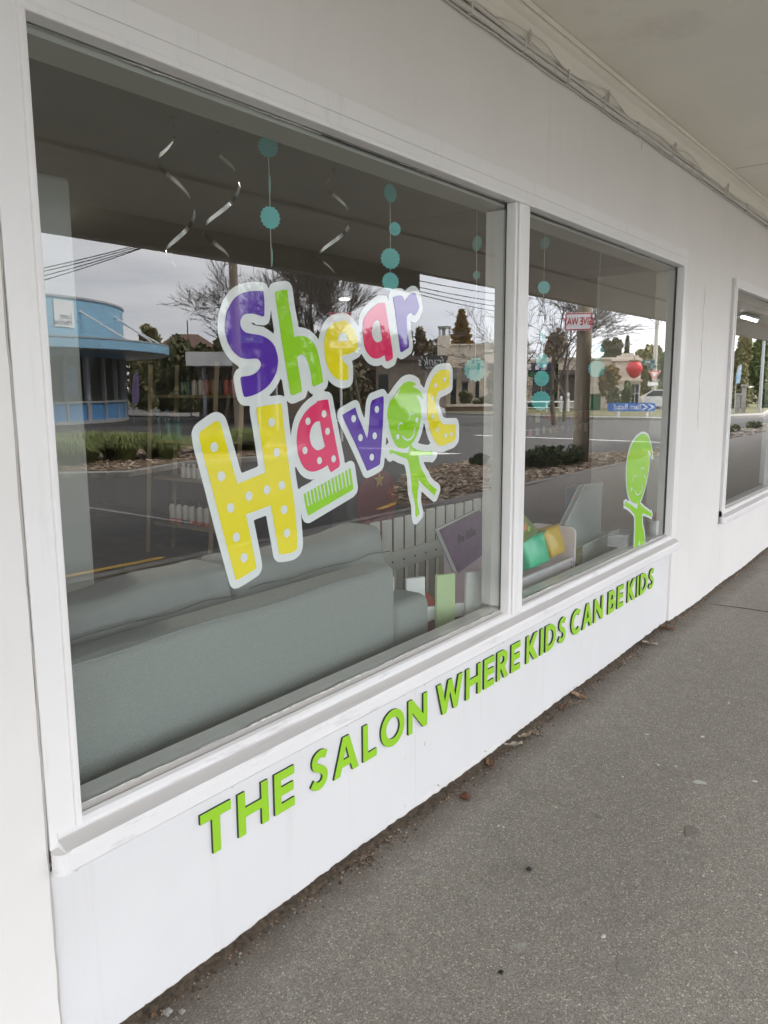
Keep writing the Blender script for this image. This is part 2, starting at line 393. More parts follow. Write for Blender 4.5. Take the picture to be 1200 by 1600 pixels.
# bark beds
def in_poly(x, y, P):
    c = False; j = len(P)-1
    for i in range(len(P)):
        if (P[i][1] > y) != (P[j][1] > y) and x < (P[j][0]-P[i][0])*(y-P[i][1])/(P[j][1]-P[i][1])+P[i][0]: c = not c
        j = i
    return c
def chips(name, P, z, n, size, mats, label=None, cat=None, seed=1):
    rr = random.Random(seed); xs = [p[0] for p in P]; ys = [p[1] for p in P]; bm = B(); k = 0
    while k < n:
        x, y = rr.uniform(min(xs), max(xs)), rr.uniform(min(ys), max(ys))
        if not in_poly(x, y, P): continue
        T = Matrix.Translation((x, y, z+rr.uniform(.0, .02))) @ Matrix.Rotation(rr.uniform(0, 6.28), 4, 'Z') @ Matrix.Rotation(rr.uniform(-.5, .5), 4, 'X') @ Matrix.Rotation(rr.uniform(-.4, .4), 4, 'Y')
        s = size*rr.uniform(.5, 1.5); bx(bm, (-s, -s*.32, -s*.1), (s, s*.32, s*.1), rr.randrange(len(mats)), T); k += 1
    o = obj(name, bm, mats); tag(o, label, cat, kind='stuff'); return o
bed1 = [(8.6, -4.34), (20.5, -4.34), (20.4, -5.1), (18.4, -5.55), (16.4, -6.6), (14.9, -7.25), (13.3, -7.3), (11.8, -6.85), (9.6, -5.6)]
ground_mesh('planting_bed', bed1, -.04, M_barkbed, .2)
chips('bark_mulch', bed1, -.035, 5200, .045, M_chip, seed=3)
bed2 = [groundpt(30, 747), groundpt(200, 743), groundpt(290, 727), groundpt(440, 716), groundpt(470, 700), groundpt(300, 702), groundpt(100, 700), groundpt(20, 702)]
kb = [groundpt(28, 750), groundpt(200, 746), groundpt(290, 730), groundpt(446, 718), groundpt(478, 699), groundpt(300, 700), groundpt(100, 698), groundpt(18, 700)]
ground_mesh('traffic_island', kb, -.02, M_kerb, .2); ground_mesh('planting_bed', bed2, .0, M_barkbed, .05)
chips('bark_mulch', bed2, .005, 2600, .05, M_chip, seed=4)
bed3 = [(24, -4.34), (36, -4.34), (36, -5.6), (30, -6), (25, -5.5)]
ground_mesh('planting_bed', bed3, -.03, M_barkbed, .2)
chips('river_stones', bed3, -.01, 1800, .06, [mat('stone', (.42, .36, .30), .8), mat('stone_dark', (.25, .21, .17), .8), mat('stone_pale', (.55, .50, .43), .8)], seed=5)
# far kerb and verge beyond the road
ver = [groundpt(632, 646), groundpt(780, 650), groundpt(900, 655), groundpt(1040, 657), groundpt(1190, 652), (140, -20), (150, -90), (20, -110), groundpt(560, 638)]
ground_mesh('pavement', ver, 0., M_kerb, .2)
ver2 = [groundpt(632, 643, 0), groundpt(780, 646, 0), groundpt(900, 650, 0), groundpt(1040, 651, 0), groundpt(1190, 645, 0), (135, -22), (145, -85), (22, -105), groundpt(560, 636, 0)]
ground_mesh('verge', ver2, .02, mat('verge_grass', (.17, .15, .07), .95, col2=(.08, .09, .035), vscale=1.5, bump=1), .02)
ver3 = [groundpt(196, 652), groundpt(380, 655), groundpt(520, 652), (60, -62), (40, -80), (10, -90), (-20, -60)]
ground_mesh('pavement', ver3, -.02, M_kerb, .2)

# ------------------------------------------------------------------ the shop building
shop = empty('shop_building', (0, 0, 0), 0, 'white painted shop building with big display windows under a street canopy', 'building')
ZH, ZS = 2.27, .605
X0, XM0, XM1, X1 = .903, 2.907, 3.03, 5.08
W3 = (6.39, 10.2)
bm = B()
bx(bm, (-6, -.010, -.2), (.818, .14, 2.968))                       # pillar to the left of the seam
bx(bm, (.822, .006, 2.375), (5.1945, .14, 2.968)); bx(bm, (5.195, .006, -.2), (6.3115, .14, 2.968))
bx(bm, (.822, .02, -.2), (5.193, .14, .508))
bx(bm, (6.312, .008, 2.33), (40, .14, 2.968)); bx(bm, (6.312, .010, -.2), (40, .14, .50)); bx(bm, (10.3, .008, .502), (40, .14, 2.328))
wall = obj('front_wall', bm, M_wall, shop)
# hairline cracks in the render
M_crk = mat('crack_filler', (.42, .40, .37), .9)
for pts, rs in (([(5.62+.012*math.sin(i*1.3)+R.uniform(-.006, .006), .0055, 2.2-i*.045) for i in range(22)], [.0012*abs(math.sin(i*.9))+.0003 for i in range(22)]),
                ([(.820+R.uniform(-.002, .002), -.009, 2.96-i*.06) for i in range(52)], [.0028+R.uniform(-.001, .0012) for i in range(52)]), ([(6.311, .009, .47-i*.05) for i in range(10)], .0015)):
    bm = B(); tube(bm, pts, rs, 5); obj('crack', bm, M_crk, wall)
# lower fibre-cement panels, ragged lower edge
bm = B()
for (a, b, y) in ((.826, 2.2345, .000), (2.2375, 5.125, .0015)):
    n = int((b-a)/.03); prof = []
    top = [(a+(b-a)*i/n, .500) for i in range(n+1)]; bot = [(b-(b-a)*i/n, .022+R.uniform(-.006, .006)+(.014 if R.random() < .08 else 0)) for i in range(n+1)]
    sheet(bm, [top+bot], .017, lambda u, v, d, y=y: (u, y+d, v))
panel = obj('lower_panel', bm, M_panel, shop)
for i, (x, z) in enumerate([(.89, .476), (1.36, .476), (1.85, .478), (2.17, .476), (2.30, .476), (2.9, .477), (3.6, .476), (4.3, .477), (5.05, .477), (2.17, .23), (2.30, .24), (2.17, .05)]):
    bm = B(); lathe(bm, [(.0075, 0), (.0075, .0018), (.004, .003)], n=14, T=Matrix.Translation((x, .001, z)) @ Matrix.Rotation(math.pi/2, 4, 'X')); obj('screw_cap', bm, M_panel, panel, True)

sillprof = [(.028, .505), (-.046, .505), (-.051, .511), (-.052, .548), (-.046, .556), (-.014, .574), (-.018, .580), (-.018, .588), (-.010, .598), (.002, .602), (.012, .598), (.028, .606)]
def window(x0, x1, mulls, z0=ZS, z1=ZH, xl=.083, xr=.115, ztop=2.3765, name='shop_window'):
    W = empty(name, parent=shop)
    bm = B()
    bx(bm, (x0-xl+.003, -.014, .556), (x0-.018, .028, ztop)); bx(bm, (x1+.018, -.014, .556), (x1+xr, .028, ztop)); bx(bm, (x0-.0175, -.014, z1+.020), (x1+.0175, .028, ztop))
    # bead round the opening
    for (a, b) in ((x0-.018, x0-.002), (x1+.002, x1+.018)): rbx(bm, (a, -.021, .585), (b, .027, z1+.018), .004, 2)
    rbx(bm, (x0-.0195, -.0224, z1+.002), (x1+.0195, .0262, z1+.0196), .004, 2)
    # thin outer moulding line along the head
    rbx(bm, (x0-xl+.003, -.018, ztop-.055), (x1+xr, -.0145, ztop-.002), .0015, 1)
    for xx in (x0-.0185, x1+.0025): bx(bm, (xx, -.0135, z1+.0005), (xx+.016, .0265, z1+.0255))
    obj('frame', bm, M_trim, W)
    for (a, b) in mulls:
        bm = B(); rbx(bm, (a, -.016, .585), (b, .027, z1+.001), .004, 2); rbx(bm, (a+.018, -.026, .588), (b-.03, -.0165, z1), .005, 3); bx(bm, (a+.012, .0385, .62), (b-.012, .125, 2.25)); obj('mullion', bm, M_trim, W)
    bm = B(); prof_x(bm, sillprof, x0-.062, x1+.085, 0, (4, 9, 10))
    lathe(bm, [(.0225, .5055), (.0225, .5555)], c=(x0-.062, -.0285, 0), n=20)
    obj('sill', bm, [M_sill, M_grime], W)
    # cracked putty line where glass meets wood
    for z in (z0+.002, z1-.001):
        n = int((x1-x0)/.03); ph = 0; rs = []
        for i in range(n+1):
            ph = ph if R.random() < .85 else R.random(); rs.append(.0005+.0030*ph*R.uniform(.7, 1.1))
        bm = B(); tube(bm, [(x0+(x1-x0)*i/n, .0272+R.uniform(-.0006, .0006), z+R.uniform(-.0012, .0012)) for i in range(n+1)], rs, 6); obj('putty', bm, M_putty, W, True)
    n = int((x1-x0)/.04); bm = B(); rs = [max(.0001, R.uniform(-.0012, .0016)) for i in range(n+1)]
    tube(bm, [(x0+(x1-x0)*i/n, .0262, z0-.0025+R.uniform(-.0010, .0010)) for i in range(n+1)], rs, 4)
    tube(bm, [(x1-.003, .0262, z0+.01), (x1-.003, .0262, z1)], .002, 4)
    for a, b in mulls: tube(bm, [(a-.002, .0262, z0+.01), (a-.002, .0262, z1)], .002, 4)
    tube(bm, [(x0+.9, .0262, z1-.003), (x1, .0262, z1-.003)], .0018, 4)
    obj('putty_gap', bm, mat('gap_black', (.01, .01, .01), .9), W)
    xs = [x0]+[v for m_ in mulls for v in m_]+[x1]
    for i in range(0, len(xs), 2):
        bm = B(); a, b = xs[i]-.006, xs[i+1]+.006; c, d = z0-.012, z1+.006
        add(bm, [(a, GY, c), (b, GY, c), (b, GY, d), (a, GY, d)], [(0, 1, 2, 3)], 0)
        add(bm, [(a, GY, c), (b, GY, c), (b, GY, d), (a, GY, d), (a, GY+.006, c), (b, GY+.006, c), (b, GY+.006, d), (a, GY+.006, d)], [(4, 7, 6, 5), (0, 4, 5, 1), (3, 2, 6, 7), (0, 3, 7, 4), (1, 5, 6, 2)], 1)
        obj('glass_pane', bm, [M_glass, M_glassin], W)
    # inner lining seen through the glass
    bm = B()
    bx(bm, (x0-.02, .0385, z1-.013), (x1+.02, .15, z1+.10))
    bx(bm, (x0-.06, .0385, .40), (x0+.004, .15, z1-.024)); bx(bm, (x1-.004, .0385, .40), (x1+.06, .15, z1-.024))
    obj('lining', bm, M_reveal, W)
    bm = B(); bx(bm, (x0+.0045, .0385, .45), (x1-.0045, .108, .606)); obj('inner_sill', bm, M_trim, W)
    return W
window(X0, X1, [(XM0, XM1)])
window(W3[0], W3[1], [(8.2, 8.3)], z1=2.262, ztop=2.3325, xl=.065, xr=.06)

# canopy: soffit, cornice, service cables, hanging fascia
can = empty('street_canopy', (0, 0, 0), 0, None, None, parent=shop)
bm = B(); bx(bm, (-8, -4.12, 2.97), (45, .3, 3.12))
bx(bm, (-8, -2.86, 2.945), (45, -2.80, 2.9695)); 
obj('soffit', bm, M_soffit, can)
M_joint = mat('joint_dark', (.36, .34, .30), .9)
for x in (5.8, 9.4, 13, 16.6): bm = B(); bx(bm, (x-.0022, -2.79, 2.9685), (x+.0022, -.1, 2.9702)); obj('soffit_joint', bm, M_joint, can)
bm = B()
for x in (-3.9, -1.5, .9, 3.3, 6.0, 8.7, 11.4, 14.1, 16.8, 19.5, 22.2, 25): bx(bm, (x-.0035, -2.79, 2.9675), (x+.0035, -.1, 2.9702)); bx(bm, (x+.3, -4.1, 2.9675), (x+.305, -2.87, 2.9702))
bm.free()
bm = B(); bx(bm, (-8, -4.28, 2.745), (8.35, -4.13, 3.25)); bx(bm, (8.352, -4.22, 2.965), (45, -4.13, 3.25)); obj('fascia', bm, M_fascia, can)
bm = B(); prof_x(bm, [(.004, 2.875), (-.012, 2.875), (-.016, 2.90), (-.040, 2.925), (-.062, 2.935), (-.066, 2.9685), (.004, 2.9685)], -6, 40)
rbx(bm, (-6, -.078, 2.948), (40, -.0675, 2.9685), .003, 1)
obj('cornice', bm, M_soffit, can)
cable_m = paint_mat('painted_cable', (.62, .60, .56), dirt=(.25, .22, .19), amt=.8)
def cable(y, z, r, wob, seed, x0=-4, x1=24):
    rr = random.Random(seed); pts = []; x = x0; zz = 0; yy = 0
    while x < x1:
        zz += rr.uniform(-wob, wob); zz *= .8; yy += rr.uniform(-wob, wob)*.5; yy *= .8
        pts.append((x, y+yy, z+zz)); x += .09
    bm = B(); tube(bm, pts, r, 6); obj('cable', bm, cable_m, can, True)
cable(-.012, 2.842, .0105, .0015, 1); cable(-.014, 2.863, .008, .003, 2); cable(-.006, 2.872, .0045, .011, 3); cable(-.026, 2.868, .0035, .013, 5); cable(-.005, 2.826, .0035, .004, 6)
for k, (xa, xb) in enumerate([(2.7, 3.3), (3.45, 4.0), (4.7, 5.3)]):
    bm = B(); tube(bm, [(xa+(xb-xa)*i/10, -.02-.02*math.sin(math.pi*i/10), 2.870+.022*math.sin(math.pi*i/10)+.004*math.sin(i*1.3+k)) for i in range(11)], .0028, 5); obj('cable', bm, cable_m, can, True)
for k, x in enumerate([2.55, 2.95, 3.35, 3.75, 4.2, 4.75, 5.3, 5.9, 6.5, 7.2, 7.9, 8.7]):
    bm = B(); bx(bm, (x-.006, -.024, 2.825), (x+.006, .003, 2.88)); 
    if k % 2: bx(bm, (x+.02, -.03, 2.86), (x+.032, -.0165, 2.93)); bx(bm, (x+.018, -.034, 2.895), (x+.036, -.031, 2.903))
    obj('cable_clip', bm, cable_m, can)
bm = B(); tube(bm, [(4.25, -.02, 2.82), (4.235, -.03, 2.79), (4.225, -.028, 2.755)], .002, 4); obj('loose_wire', bm, cable_m, can)

# rooms behind the glass
M_in = mat('interior_plaster', (.34, .33, .31), .8, .1, 2); M_dark = mat('dim_room_wall', (.085, .08, .075), .8, .2, 2); M_white = mat('white_plaster', (.88, .88, .84), .7, .08, 3)  # the dark walls carry the dimness of the deep room in their colour
def st(name, boxes, m):
    bm = B(); [bx(bm, *b) for b in boxes]; return tag(obj(name, bm, m), kind='structure')
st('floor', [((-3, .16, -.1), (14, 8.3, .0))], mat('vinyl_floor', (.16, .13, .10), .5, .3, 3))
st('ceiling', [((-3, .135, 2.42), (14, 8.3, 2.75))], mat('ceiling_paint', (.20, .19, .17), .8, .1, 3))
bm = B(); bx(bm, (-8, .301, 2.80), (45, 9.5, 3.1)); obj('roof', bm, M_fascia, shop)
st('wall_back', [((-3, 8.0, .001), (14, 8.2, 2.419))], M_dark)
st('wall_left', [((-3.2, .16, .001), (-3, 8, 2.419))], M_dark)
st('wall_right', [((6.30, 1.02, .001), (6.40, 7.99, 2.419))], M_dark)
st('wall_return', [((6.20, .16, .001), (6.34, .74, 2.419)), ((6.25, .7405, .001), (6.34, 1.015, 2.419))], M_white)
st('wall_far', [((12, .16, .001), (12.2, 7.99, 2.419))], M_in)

# ------------------------------------------------------------------ raised lettering on the lower panel
def arc(cx, cy, rx, ry, a0, a1, n=14): return [(cx+rx*math.cos(math.radians(a0+(a1-a0)*i/n)), cy+ry*math.sin(math.radians(a0+(a1-a0)*i/n))) for i in range(n+1)]
K = .215
def glyph(c):
    if c == 'T': w = .84; return w, [[(0, 1), (0, 1-K), (w/2-K/2, 1-K), (w/2-K/2, 0), (w/2+K/2, 0), (w/2+K/2, 1-K), (w, 1-K), (w, 1)]]
    if c == 'H': w = .92; h = .5; return w, [[(0, 0), (0, 1), (K, 1), (K, h+.12), (w-K, h+.12), (w-K, 1), (w, 1), (w, 0), (w-K, 0), (w-K, h-.1), (K, h-.1), (K, 0)]]
    if c == 'E': w = .66; return w, [[(0, 0), (0, 1), (w, 1), (w, .79), (K, .79), (K, .615), (w-.03, .615), (w-.03, .405), (K, .405), (K, .21), (w, .21), (w, 0)]]
    if c == 'L': w = .60; return w, [[(0, 0), (0, 1), (K, 1), (K, .21), (w, .21), (w, 0)]]
    if c == 'I': return K, [[(0, 0), (0, 1), (K, 1), (K, 0)]]
    if c == 'A': w = 1.02; m = w/2; return w, [[(0, 0), (m-.13, 1), (m+.13, 1), (w, 0), (w-.25, 0), (w-.33, .21), (.33, .21), (.25, 0)], [(.395, .40), (m, .74), (w-.395, .40)]]
    if c == 'N': w = .98; return w, [[(0, 0), (0, 1), (.21, 1), (w-K+.01, .40), (w-K+.01, 1), (w, 1), (w, 0), (w-.21, 0), (K-.01, .60), (K-.01, 0)]]
    if c == 'W': w = 1.45; return w, [[(0, 1), (.25, 1), (.435, .38), (.62, 1), (w-.62, 1), (w-.435, .38), (w-.25, 1), (w, 1), (w-.31, 0), (w-.52, 0), (w/2, .62), (.52, 0), (.31, 0)]]
    if c == 'K': w = .92; return w, [[(0, 0), (0, 1), (K, 1), (K, .60), (.60, 1), (w-.02, 1), (.50, .53), (w, 0), (.62, 0), (K, .44), (K, 0)]]
    if c == 'O': w = 1.12; return w, [circle(w/2, .5, w/2, 40, .52), circle(w/2, .5, w/2-.235, 36, .52-.215)]
    if c == 'D': w = .92; return w, [[(0, 0), (0, 1), (.34, 1)]+arc(.34, .5, w-.34, .5, 88, -88, 20)+[(.34, 0)], [(K, .21), (.36, .21)]+arc(.36, .5, w-.36-.235, .29, -88, 88, 16)+[(.36, .79), (K, .79)]]
    if c == 'B':
        w = .74; return w, [[(0, 0), (0, 1), (.36, 1)]+arc(.36, .745, .30, .255, 86, -62, 10)+[(.50, .53)]+arc(.38, .285, .36, .285, 60, -88, 12)+[(.36, 0)],
                            [(K, .60), (.36, .60)]+arc(.36, .70, .09, .10, -80, 80, 8)+[(.36, .80), (K, .80)], [(K, .20), (.38, .20)]+arc(.38, .305, .115, .105, -80, 80, 8)+[(.38, .41), (K, .41)]]
    if c == 'R':
        w = .78; return w, [[(0, 0), (0, 1), (.38, 1)]+arc(.38, .70, .335, .30, 86, -58, 12)+[(.50, .42), (w, 0), (w-.29, 0), (.26, .38), (K, .38), (K, 0)], [(K, .56), (.36, .56)]+arc(.36, .68, .12, .12, -80, 80, 8)+[(.36, .80), (K, .80)]]
    if c == 'C': w = .93; o = arc(.54, .5, .54, .52, 48, 312, 30); i = arc(.54, .5, .305, .305, 312, 48, 26); return w, [o+i]
    if c == 'S':
        w = .68; pts = [(.60, .83), (.47, .895), (.33, .895), (.20, .835), (.155, .72), (.20, .61), (.33, .54), (.46, .46), (.53, .36), (.53, .25), (.46, .145), (.33, .10), (.19, .125), (.06, .23)]
        return w, [stroke(pts, .20, 3)]
lett = empty('raised_lettering', (1.24, 0, .317), 0, 'raised lime green letters reading THE SALON WHERE KIDS CAN BE KIDS on white panel', 'sign')
words = [('THE', 1.237, 1.593), ('SALON', 1.664, 2.302), ('WHERE', 2.367, 3.039), ('KIDS', 3.098, 3.519), ('CAN', 3.581, 3.995), ('BE', 4.068, 4.298), ('KIDS', 4.36, 4.815)]
CH = .1275
for wd, a, b in words:
    ws = [glyph(c)[0] for c in wd]; gap = .195; tot = sum(ws)+gap*(len(wd)-1); s = (b-a)/tot; x = a
    for c, wc in zip(wd, ws):
        _, o = glyph(c); bm = B()
        sheet(bm, [[(x+u*s-1.24, v*CH) for u, v in q] for q in o], .0075, lambda u, v, d: (u, -.0006-d, v))
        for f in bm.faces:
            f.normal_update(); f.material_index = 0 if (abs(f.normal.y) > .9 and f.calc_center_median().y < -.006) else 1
        obj('letter', bm, [M_green, M_greenedge], lett); x += (wc+gap)*s

# ------------------------------------------------------------------ glossy vinyl decals on the outer side of the glass
def tr(pts, ox, oy, sc): return [wallpt(ox+x/sc, oy+y/sc, GY-.001) for x, y in pts]
def decal_backing(shapes, rad, y, name, parent, th=.0004, step=.006):
    """white border: everything within rad of the artwork, cut as one sheet"""
    S = [np.array(s) for s in shapes]; allp = np.vstack(S); x0, z0 = allp.min(0)-rad*1.6; x1, z1 = allp.max(0)+rad*1.6
    gx = np.arange(x0, x1, step); gz_ = np.arange(z0, z1, step); X, Z = np.meshgrid(gx, gz_, indexing='ij'); D = np.full(X.shape, 9.)
    for s in S:
        ins = np.zeros(X.shape, bool); n = len(s)
        for i in range(n):
            a = s[i]; b = s[(i+1) % n]; d = b-a; L2 = (d*d).sum()
            if L2 < 1e-12: continue
            t = np.clip(((X-a[0])*d[0]+(Z-a[1])*d[1])/L2, 0, 1); D = np.minimum(D, np.hypot(X-a[0]-t*d[0], Z-a[1]-t*d[1]))
            if a[1] != b[1]:
                c = ((a[1] > Z) != (b[1] > Z)) & (X < (b[0]-a[0])*(Z-a[1])/(b[1]-a[1])+a[0]); ins ^= c
        D[ins] = 0
    F = rad-D; bm = B(); V = {}
    def vert(k, p):
        if k not in V: V[k] = bm.verts.new((p[0], y, p[1]))
        return V[k]
    nx, nz = F.shape
    for i in range(nx-1):
        for j in range(nz-1):
            c = [(i, j), (i+1, j), (i+1, j+1), (i, j+1)]; f = [F[q] for q in c]
            if max(f) <= 0: continue
            poly = []
            for k in range(4):
                a, b = c[k], c[(k+1) % 4]
                if f[k] > 0: poly.append(vert(a, (gx[a[0]], gz_[a[1]])))
                if (f[k] > 0) != (f[(k+1) % 4] > 0):
                    t = f[k]/(f[k]-f[(k+1) % 4]); key = (min(a, b), max(a, b))
                    poly.append(vert(key, (gx[a[0]]+(gx[b[0]]-gx[a[0]])*t, gz_[a[1]]+(gz_[b[1]]-gz_[a[1]])*t)))
            if len(poly) > 2: bm.faces.new(poly)
    r = bmesh.ops.extrude_face_region(bm, geom=list(bm.faces))
    bmesh.ops.translate(bm, vec=(0, th, 0), verts=[v for v in r['geom'] if isinstance(v, bmesh.types.BMVert)])
    return obj(name, bm, M_vw, parent)
def cut(name, outlines, m, parent, y=GY-.0016, dots=None, rdot=.013, extra=None):
    bm = B(); sheet(bm, outlines, .0004, lambda u, v, d: (u, y+d, v), 0)
    mats = [m]
    if dots or extra:
        mats.append(M_vw)
        for p in dots or []: sheet(bm, [circle(p[0], p[1], rdot, 18)], .0002, lambda u, v, d: (u, y-.0005+d, v), 1)
        for q in extra or []: sheet(bm, [q], .0002, lambda u, v, d: (u, y-.0005+d, v), 1)
    return obj(name, bm, mats, parent)
SM = smooth_closed
S_ = SM(tr([(487,150),(497,240),(497,370),(485,388),(470,385),(430,370),(370,360),(310,370),(280,405),(272,450),(285,500),(320,535),(380,550),(450,560),(500,578),(560,620),(600,680),(622,760),(625,830),(610,910),(570,990),(520,1050),(450,1100),(380,1130),(320,1142),(303,1130),(290,1080),(275,990),(275,960),(290,950),(350,943),(400,925),(440,895),(465,850),(462,815),(435,785),(390,783),(330,785),(270,770),(210,720),(165,650),(138,570),(127,500),(130,430),(145,350),(175,280),(225,210),(290,170),(370,150),(440,146)],330,430,6))
h_ = SM(tr([(600,160),(607,150),(700,135),(712,145),(722,230),(745,370),(765,480),(778,580),(830,568),(880,575),(930,605),(975,660),(1000,730),(1020,820),(1040,920),(1048,990),(1045,1005),(970,1040),(955,1040),(945,1010),(935,930),(915,850),(890,780),(865,750),(830,745),(808,770),(812,830),(830,940),(848,1060),(848,1090),(770,1125),(750,1122),(740,1100),(725,1010),(700,860),(672,690),(650,550),(630,400),(610,270),(600,190)],330,430,6))
e_ = SM(tr([(345,375),(290,400),(250,450),(225,520),(218,600),(225,690),(245,780),(285,860),(330,905),(390,928),(440,920),(446,900),(446,800),(420,770),(395,740),(378,700),(400,690),(460,675),(520,645),(532,625),(530,560),(515,490),(485,430),(450,390),(410,365)],470,440,6))
e_h = SM(tr([(350,560),(352,520),(375,485),(400,475),(425,495),(440,530),(443,550),(400,560)],470,440,6))
a1 = SM(tr([(735,200),(785,198),(795,230),(815,370),(840,520),(862,680),(858,725),(815,747),(795,740),(785,690),(740,715),(690,722),(640,690),(600,620),(585,530),(580,450),(590,360),(620,300),(665,250),(715,210)],470,440,6))
a1h = SM(tr([(725,360),(740,385),(750,450),(763,540),(755,555),(715,570),(685,545),(668,500),(665,450),(680,400),(700,370)],470,440,6))
r_ = SM(tr([(865,145),(900,132),(940,130),(960,150),(975,195),(985,165),(1020,125),(1055,105),(1075,115),(1095,170),(1107,225),(1105,260),(1075,312),(1055,315),(1040,295),(1015,300),(995,325),(993,380),(1000,470),(1015,590),(1010,620),(950,660),(932,655),(925,600),(905,440),(885,280),(868,180)],470,440,6))
H_ = SM(tr([(105,345),(125,315),(225,245),(255,243),(275,270),(320,430),(370,610),(405,730),(625,640),(600,470),(575,300),(552,160),(560,130),(650,115),(735,103),(750,120),(765,260),(790,450),(815,650),(845,850),(865,1050),(875,1200),(868,1240),(835,1265),(750,1280),(730,1270),(715,1180),(690,1040),(665,898),(470,970),(500,1110),(530,1260),(550,1370),(545,1395),(410,1478),(390,1470),(360,1360),(320,1210),(270,1020),(215,800),(160,590),(118,430)],290,610,5))
a2 = SM(tr([(385,255),(490,237),(505,250),(530,390),(570,600),(605,780),(632,920),(625,970),(540,1028),(525,1015),(500,952),(440,990),(380,1015),(320,1022),(260,995),(215,930),(180,830),(165,720),(168,620),(190,500),(240,400),(310,320),(380,272)],440,590,6.957))
a2h = SM(tr([(400,475),(418,478),(430,560),(450,660),(472,745),(440,775),(385,790),(335,750),(310,690),(305,610),(325,540),(360,490)],440,590,6.957))
v_ = SM(tr([(660,405),(790,330),(805,340),(830,420),(880,540),(930,665),(945,560),(955,430),(965,300),(985,245),(1090,203),(1108,215),(1108,300),(1100,500),(1085,760),(1070,930),(1050,955),(940,1010),(920,995),(880,900),(800,720),(720,550),(670,440)],440,590,6.957))
C_ = SM(tr([(655,102),(665,120),(665,260),(620,285),(560,310),(540,380),(545,470),(575,560),(610,608),(720,610),(725,640),(725,740),(700,770),(640,795),(600,810),(560,800),(520,750),(490,680),(468,580),(460,480),(458,380),(470,280),(500,200),(540,140),(580,112)],590,560,5.93))
kb_ = []
for i in range(14):
    t = i/13; tx, ty = 249+t*(738-249), 1262+t*(990-1262); bx_, by = 276+t*(762-276), 1405+t*(1160-1405)
    kb_ += [(bx_-12, by+5), (tx-11, ty+5), (tx+11, ty-5), (bx_+11, by-6)]
comb = tr([(285, 1495)]+kb_+[(780, 1205), (760, 1228), (300, 1497)], 440, 590, 6.957)
KX = (590, 560, 5.93)
head = SM(tr([(140,365),(175,310),(215,260),(245,230),(290,213),(335,222),(362,240),(330,255),(335,270),(370,285),(405,320),(430,375),(385,350),(360,345),(385,400),(403,470),(400,550),(385,640),(360,720),(320,790),(285,820),(240,835),(190,825),(150,770),(120,690),(105,610),(92,540),(95,470),(115,400)], *KX))
body = SM(tr([(300,812),(318,806),(330,828),(400,855),(478,862),(492,850),(500,858),(515,862),(505,875),(522,882),(506,890),(505,905),(490,896),(470,900),(380,893),(382,930),(403,1015),(450,1098),(480,1160),(550,1215),(530,1270),(505,1250),(415,1165),(372,1115),(382,1170),(372,1240),(370,1340),(390,1440),(355,1478),(350,1430),(345,1340),(318,1230),(310,1100),(290,980),(272,930),(200,905),(145,876),(118,893),(120,876),(102,872),(118,858),(112,845),(130,850),(134,838),(148,856),(230,873),(285,878)], *KX), 2)
def wl(pts, K_, wd=.0045): return stroke(tr(pts, *K_), wd, 3)
face1 = [wl([(228,715),(240,738),(272,755),(308,742),(333,700),(344,640)], KX, .006), wl([(188,655),(195,615),(213,598),(236,610)], KX), wl([(290,568),(297,524),(315,507),(335,520)], KX), wl([(150,372),(178,330),(205,293)], KX)]
c1 = [tr([(185, 725)], *KX)[0], tr([(362, 570)], *KX)[0]]
dec = empty('window_decal', (0, 0, 0), 0, 'big colourful vinyl lettering reading Shear Havoc with green comb and child, larger pane', 'window sticker')
decal_backing([S_, h_, e_, a1, r_, H_, a2, v_, C_, comb, head, body], .0235, GY-.0006, 'backing', dec)
D_ = lambda pts, K_: tr(pts, *K_)
cut('letter', [S_], M_vp, dec); cut('letter', [h_], M_vg, dec); cut('letter', [e_, e_h], M_vy, dec); cut('letter', [a1, a1h], M_vm, dec); cut('letter', [r_], M_vp, dec)
cut('letter', [H_], M_vy, dec, dots=D_([(222,443),(277,670),(350,917),(395,1147),(455,1307),(493,825),(634,777),(670,250),(710,484),(750,741),(768,932),(790,1114)], (290, 610, 5)))
cut('letter', [a2, a2h], M_vm, dec, dots=D_([(284,475),(459,395),(497,583),(251,792),(409,902),(563,883)], (440, 590, 6.957)), rdot=.011)
cut('letter', [v_], M_vp, dec, dots=D_([(780,446),(1033,346),(855,653),(1009,633),(978,865)], (440, 590, 6.957)), rdot=.0115)
cut('letter', [C_], M_vy, dec, dots=D_([(617,195),(535,250),(508,370),(508,540),(553,660),(628,713),(682,703)], KX), rdot=.0085)
cut('comb', [comb], M_vg, dec)
cut('child_figure', [head], M_vg, dec, dots=c1, rdot=.009, extra=face1); cut('child_body', [body], M_vg, dec, y=GY-.0011)
KR = (960, 660, 7.62)
hd2 = SM(tr([(165,400),(200,280),(250,195),(300,150),(345,135),(385,150),(408,185),(418,225),(440,300),(456,420),(440,400),(420,345),(395,335),(410,400),(412,500),(395,620),(370,740),(340,850),(310,930),(275,965),(230,960),(190,920),(165,840),(150,740),(145,620),(150,500)], *KR))
bd2 = SM(tr([(283,950),(302,940),(312,970),(345,1010),(415,1062),(425,1078),(438,1062),(440,1085),(450,1100),(440,1112),(440,1130),(420,1115),(335,1080),(332,1140),(335,1240),(355,1310),(362,1440),(305,1468),(297,1390),(285,1475),(235,1500),(240,1400),(245,1200),(240,1105),(190,1040),(132,1000),(118,1000),(125,975),(118,950),(132,958),(140,935),(148,952),(200,980),(270,1030)], *KR), 2)
dec2 = empty('child_decal', (0, 0, 0), 0, 'lime green smiling child figure sticker on the smaller right pane', 'window sticker')
decal_backing([hd2, bd2], .013, GY-.0006, 'backing', dec2, step=.005)
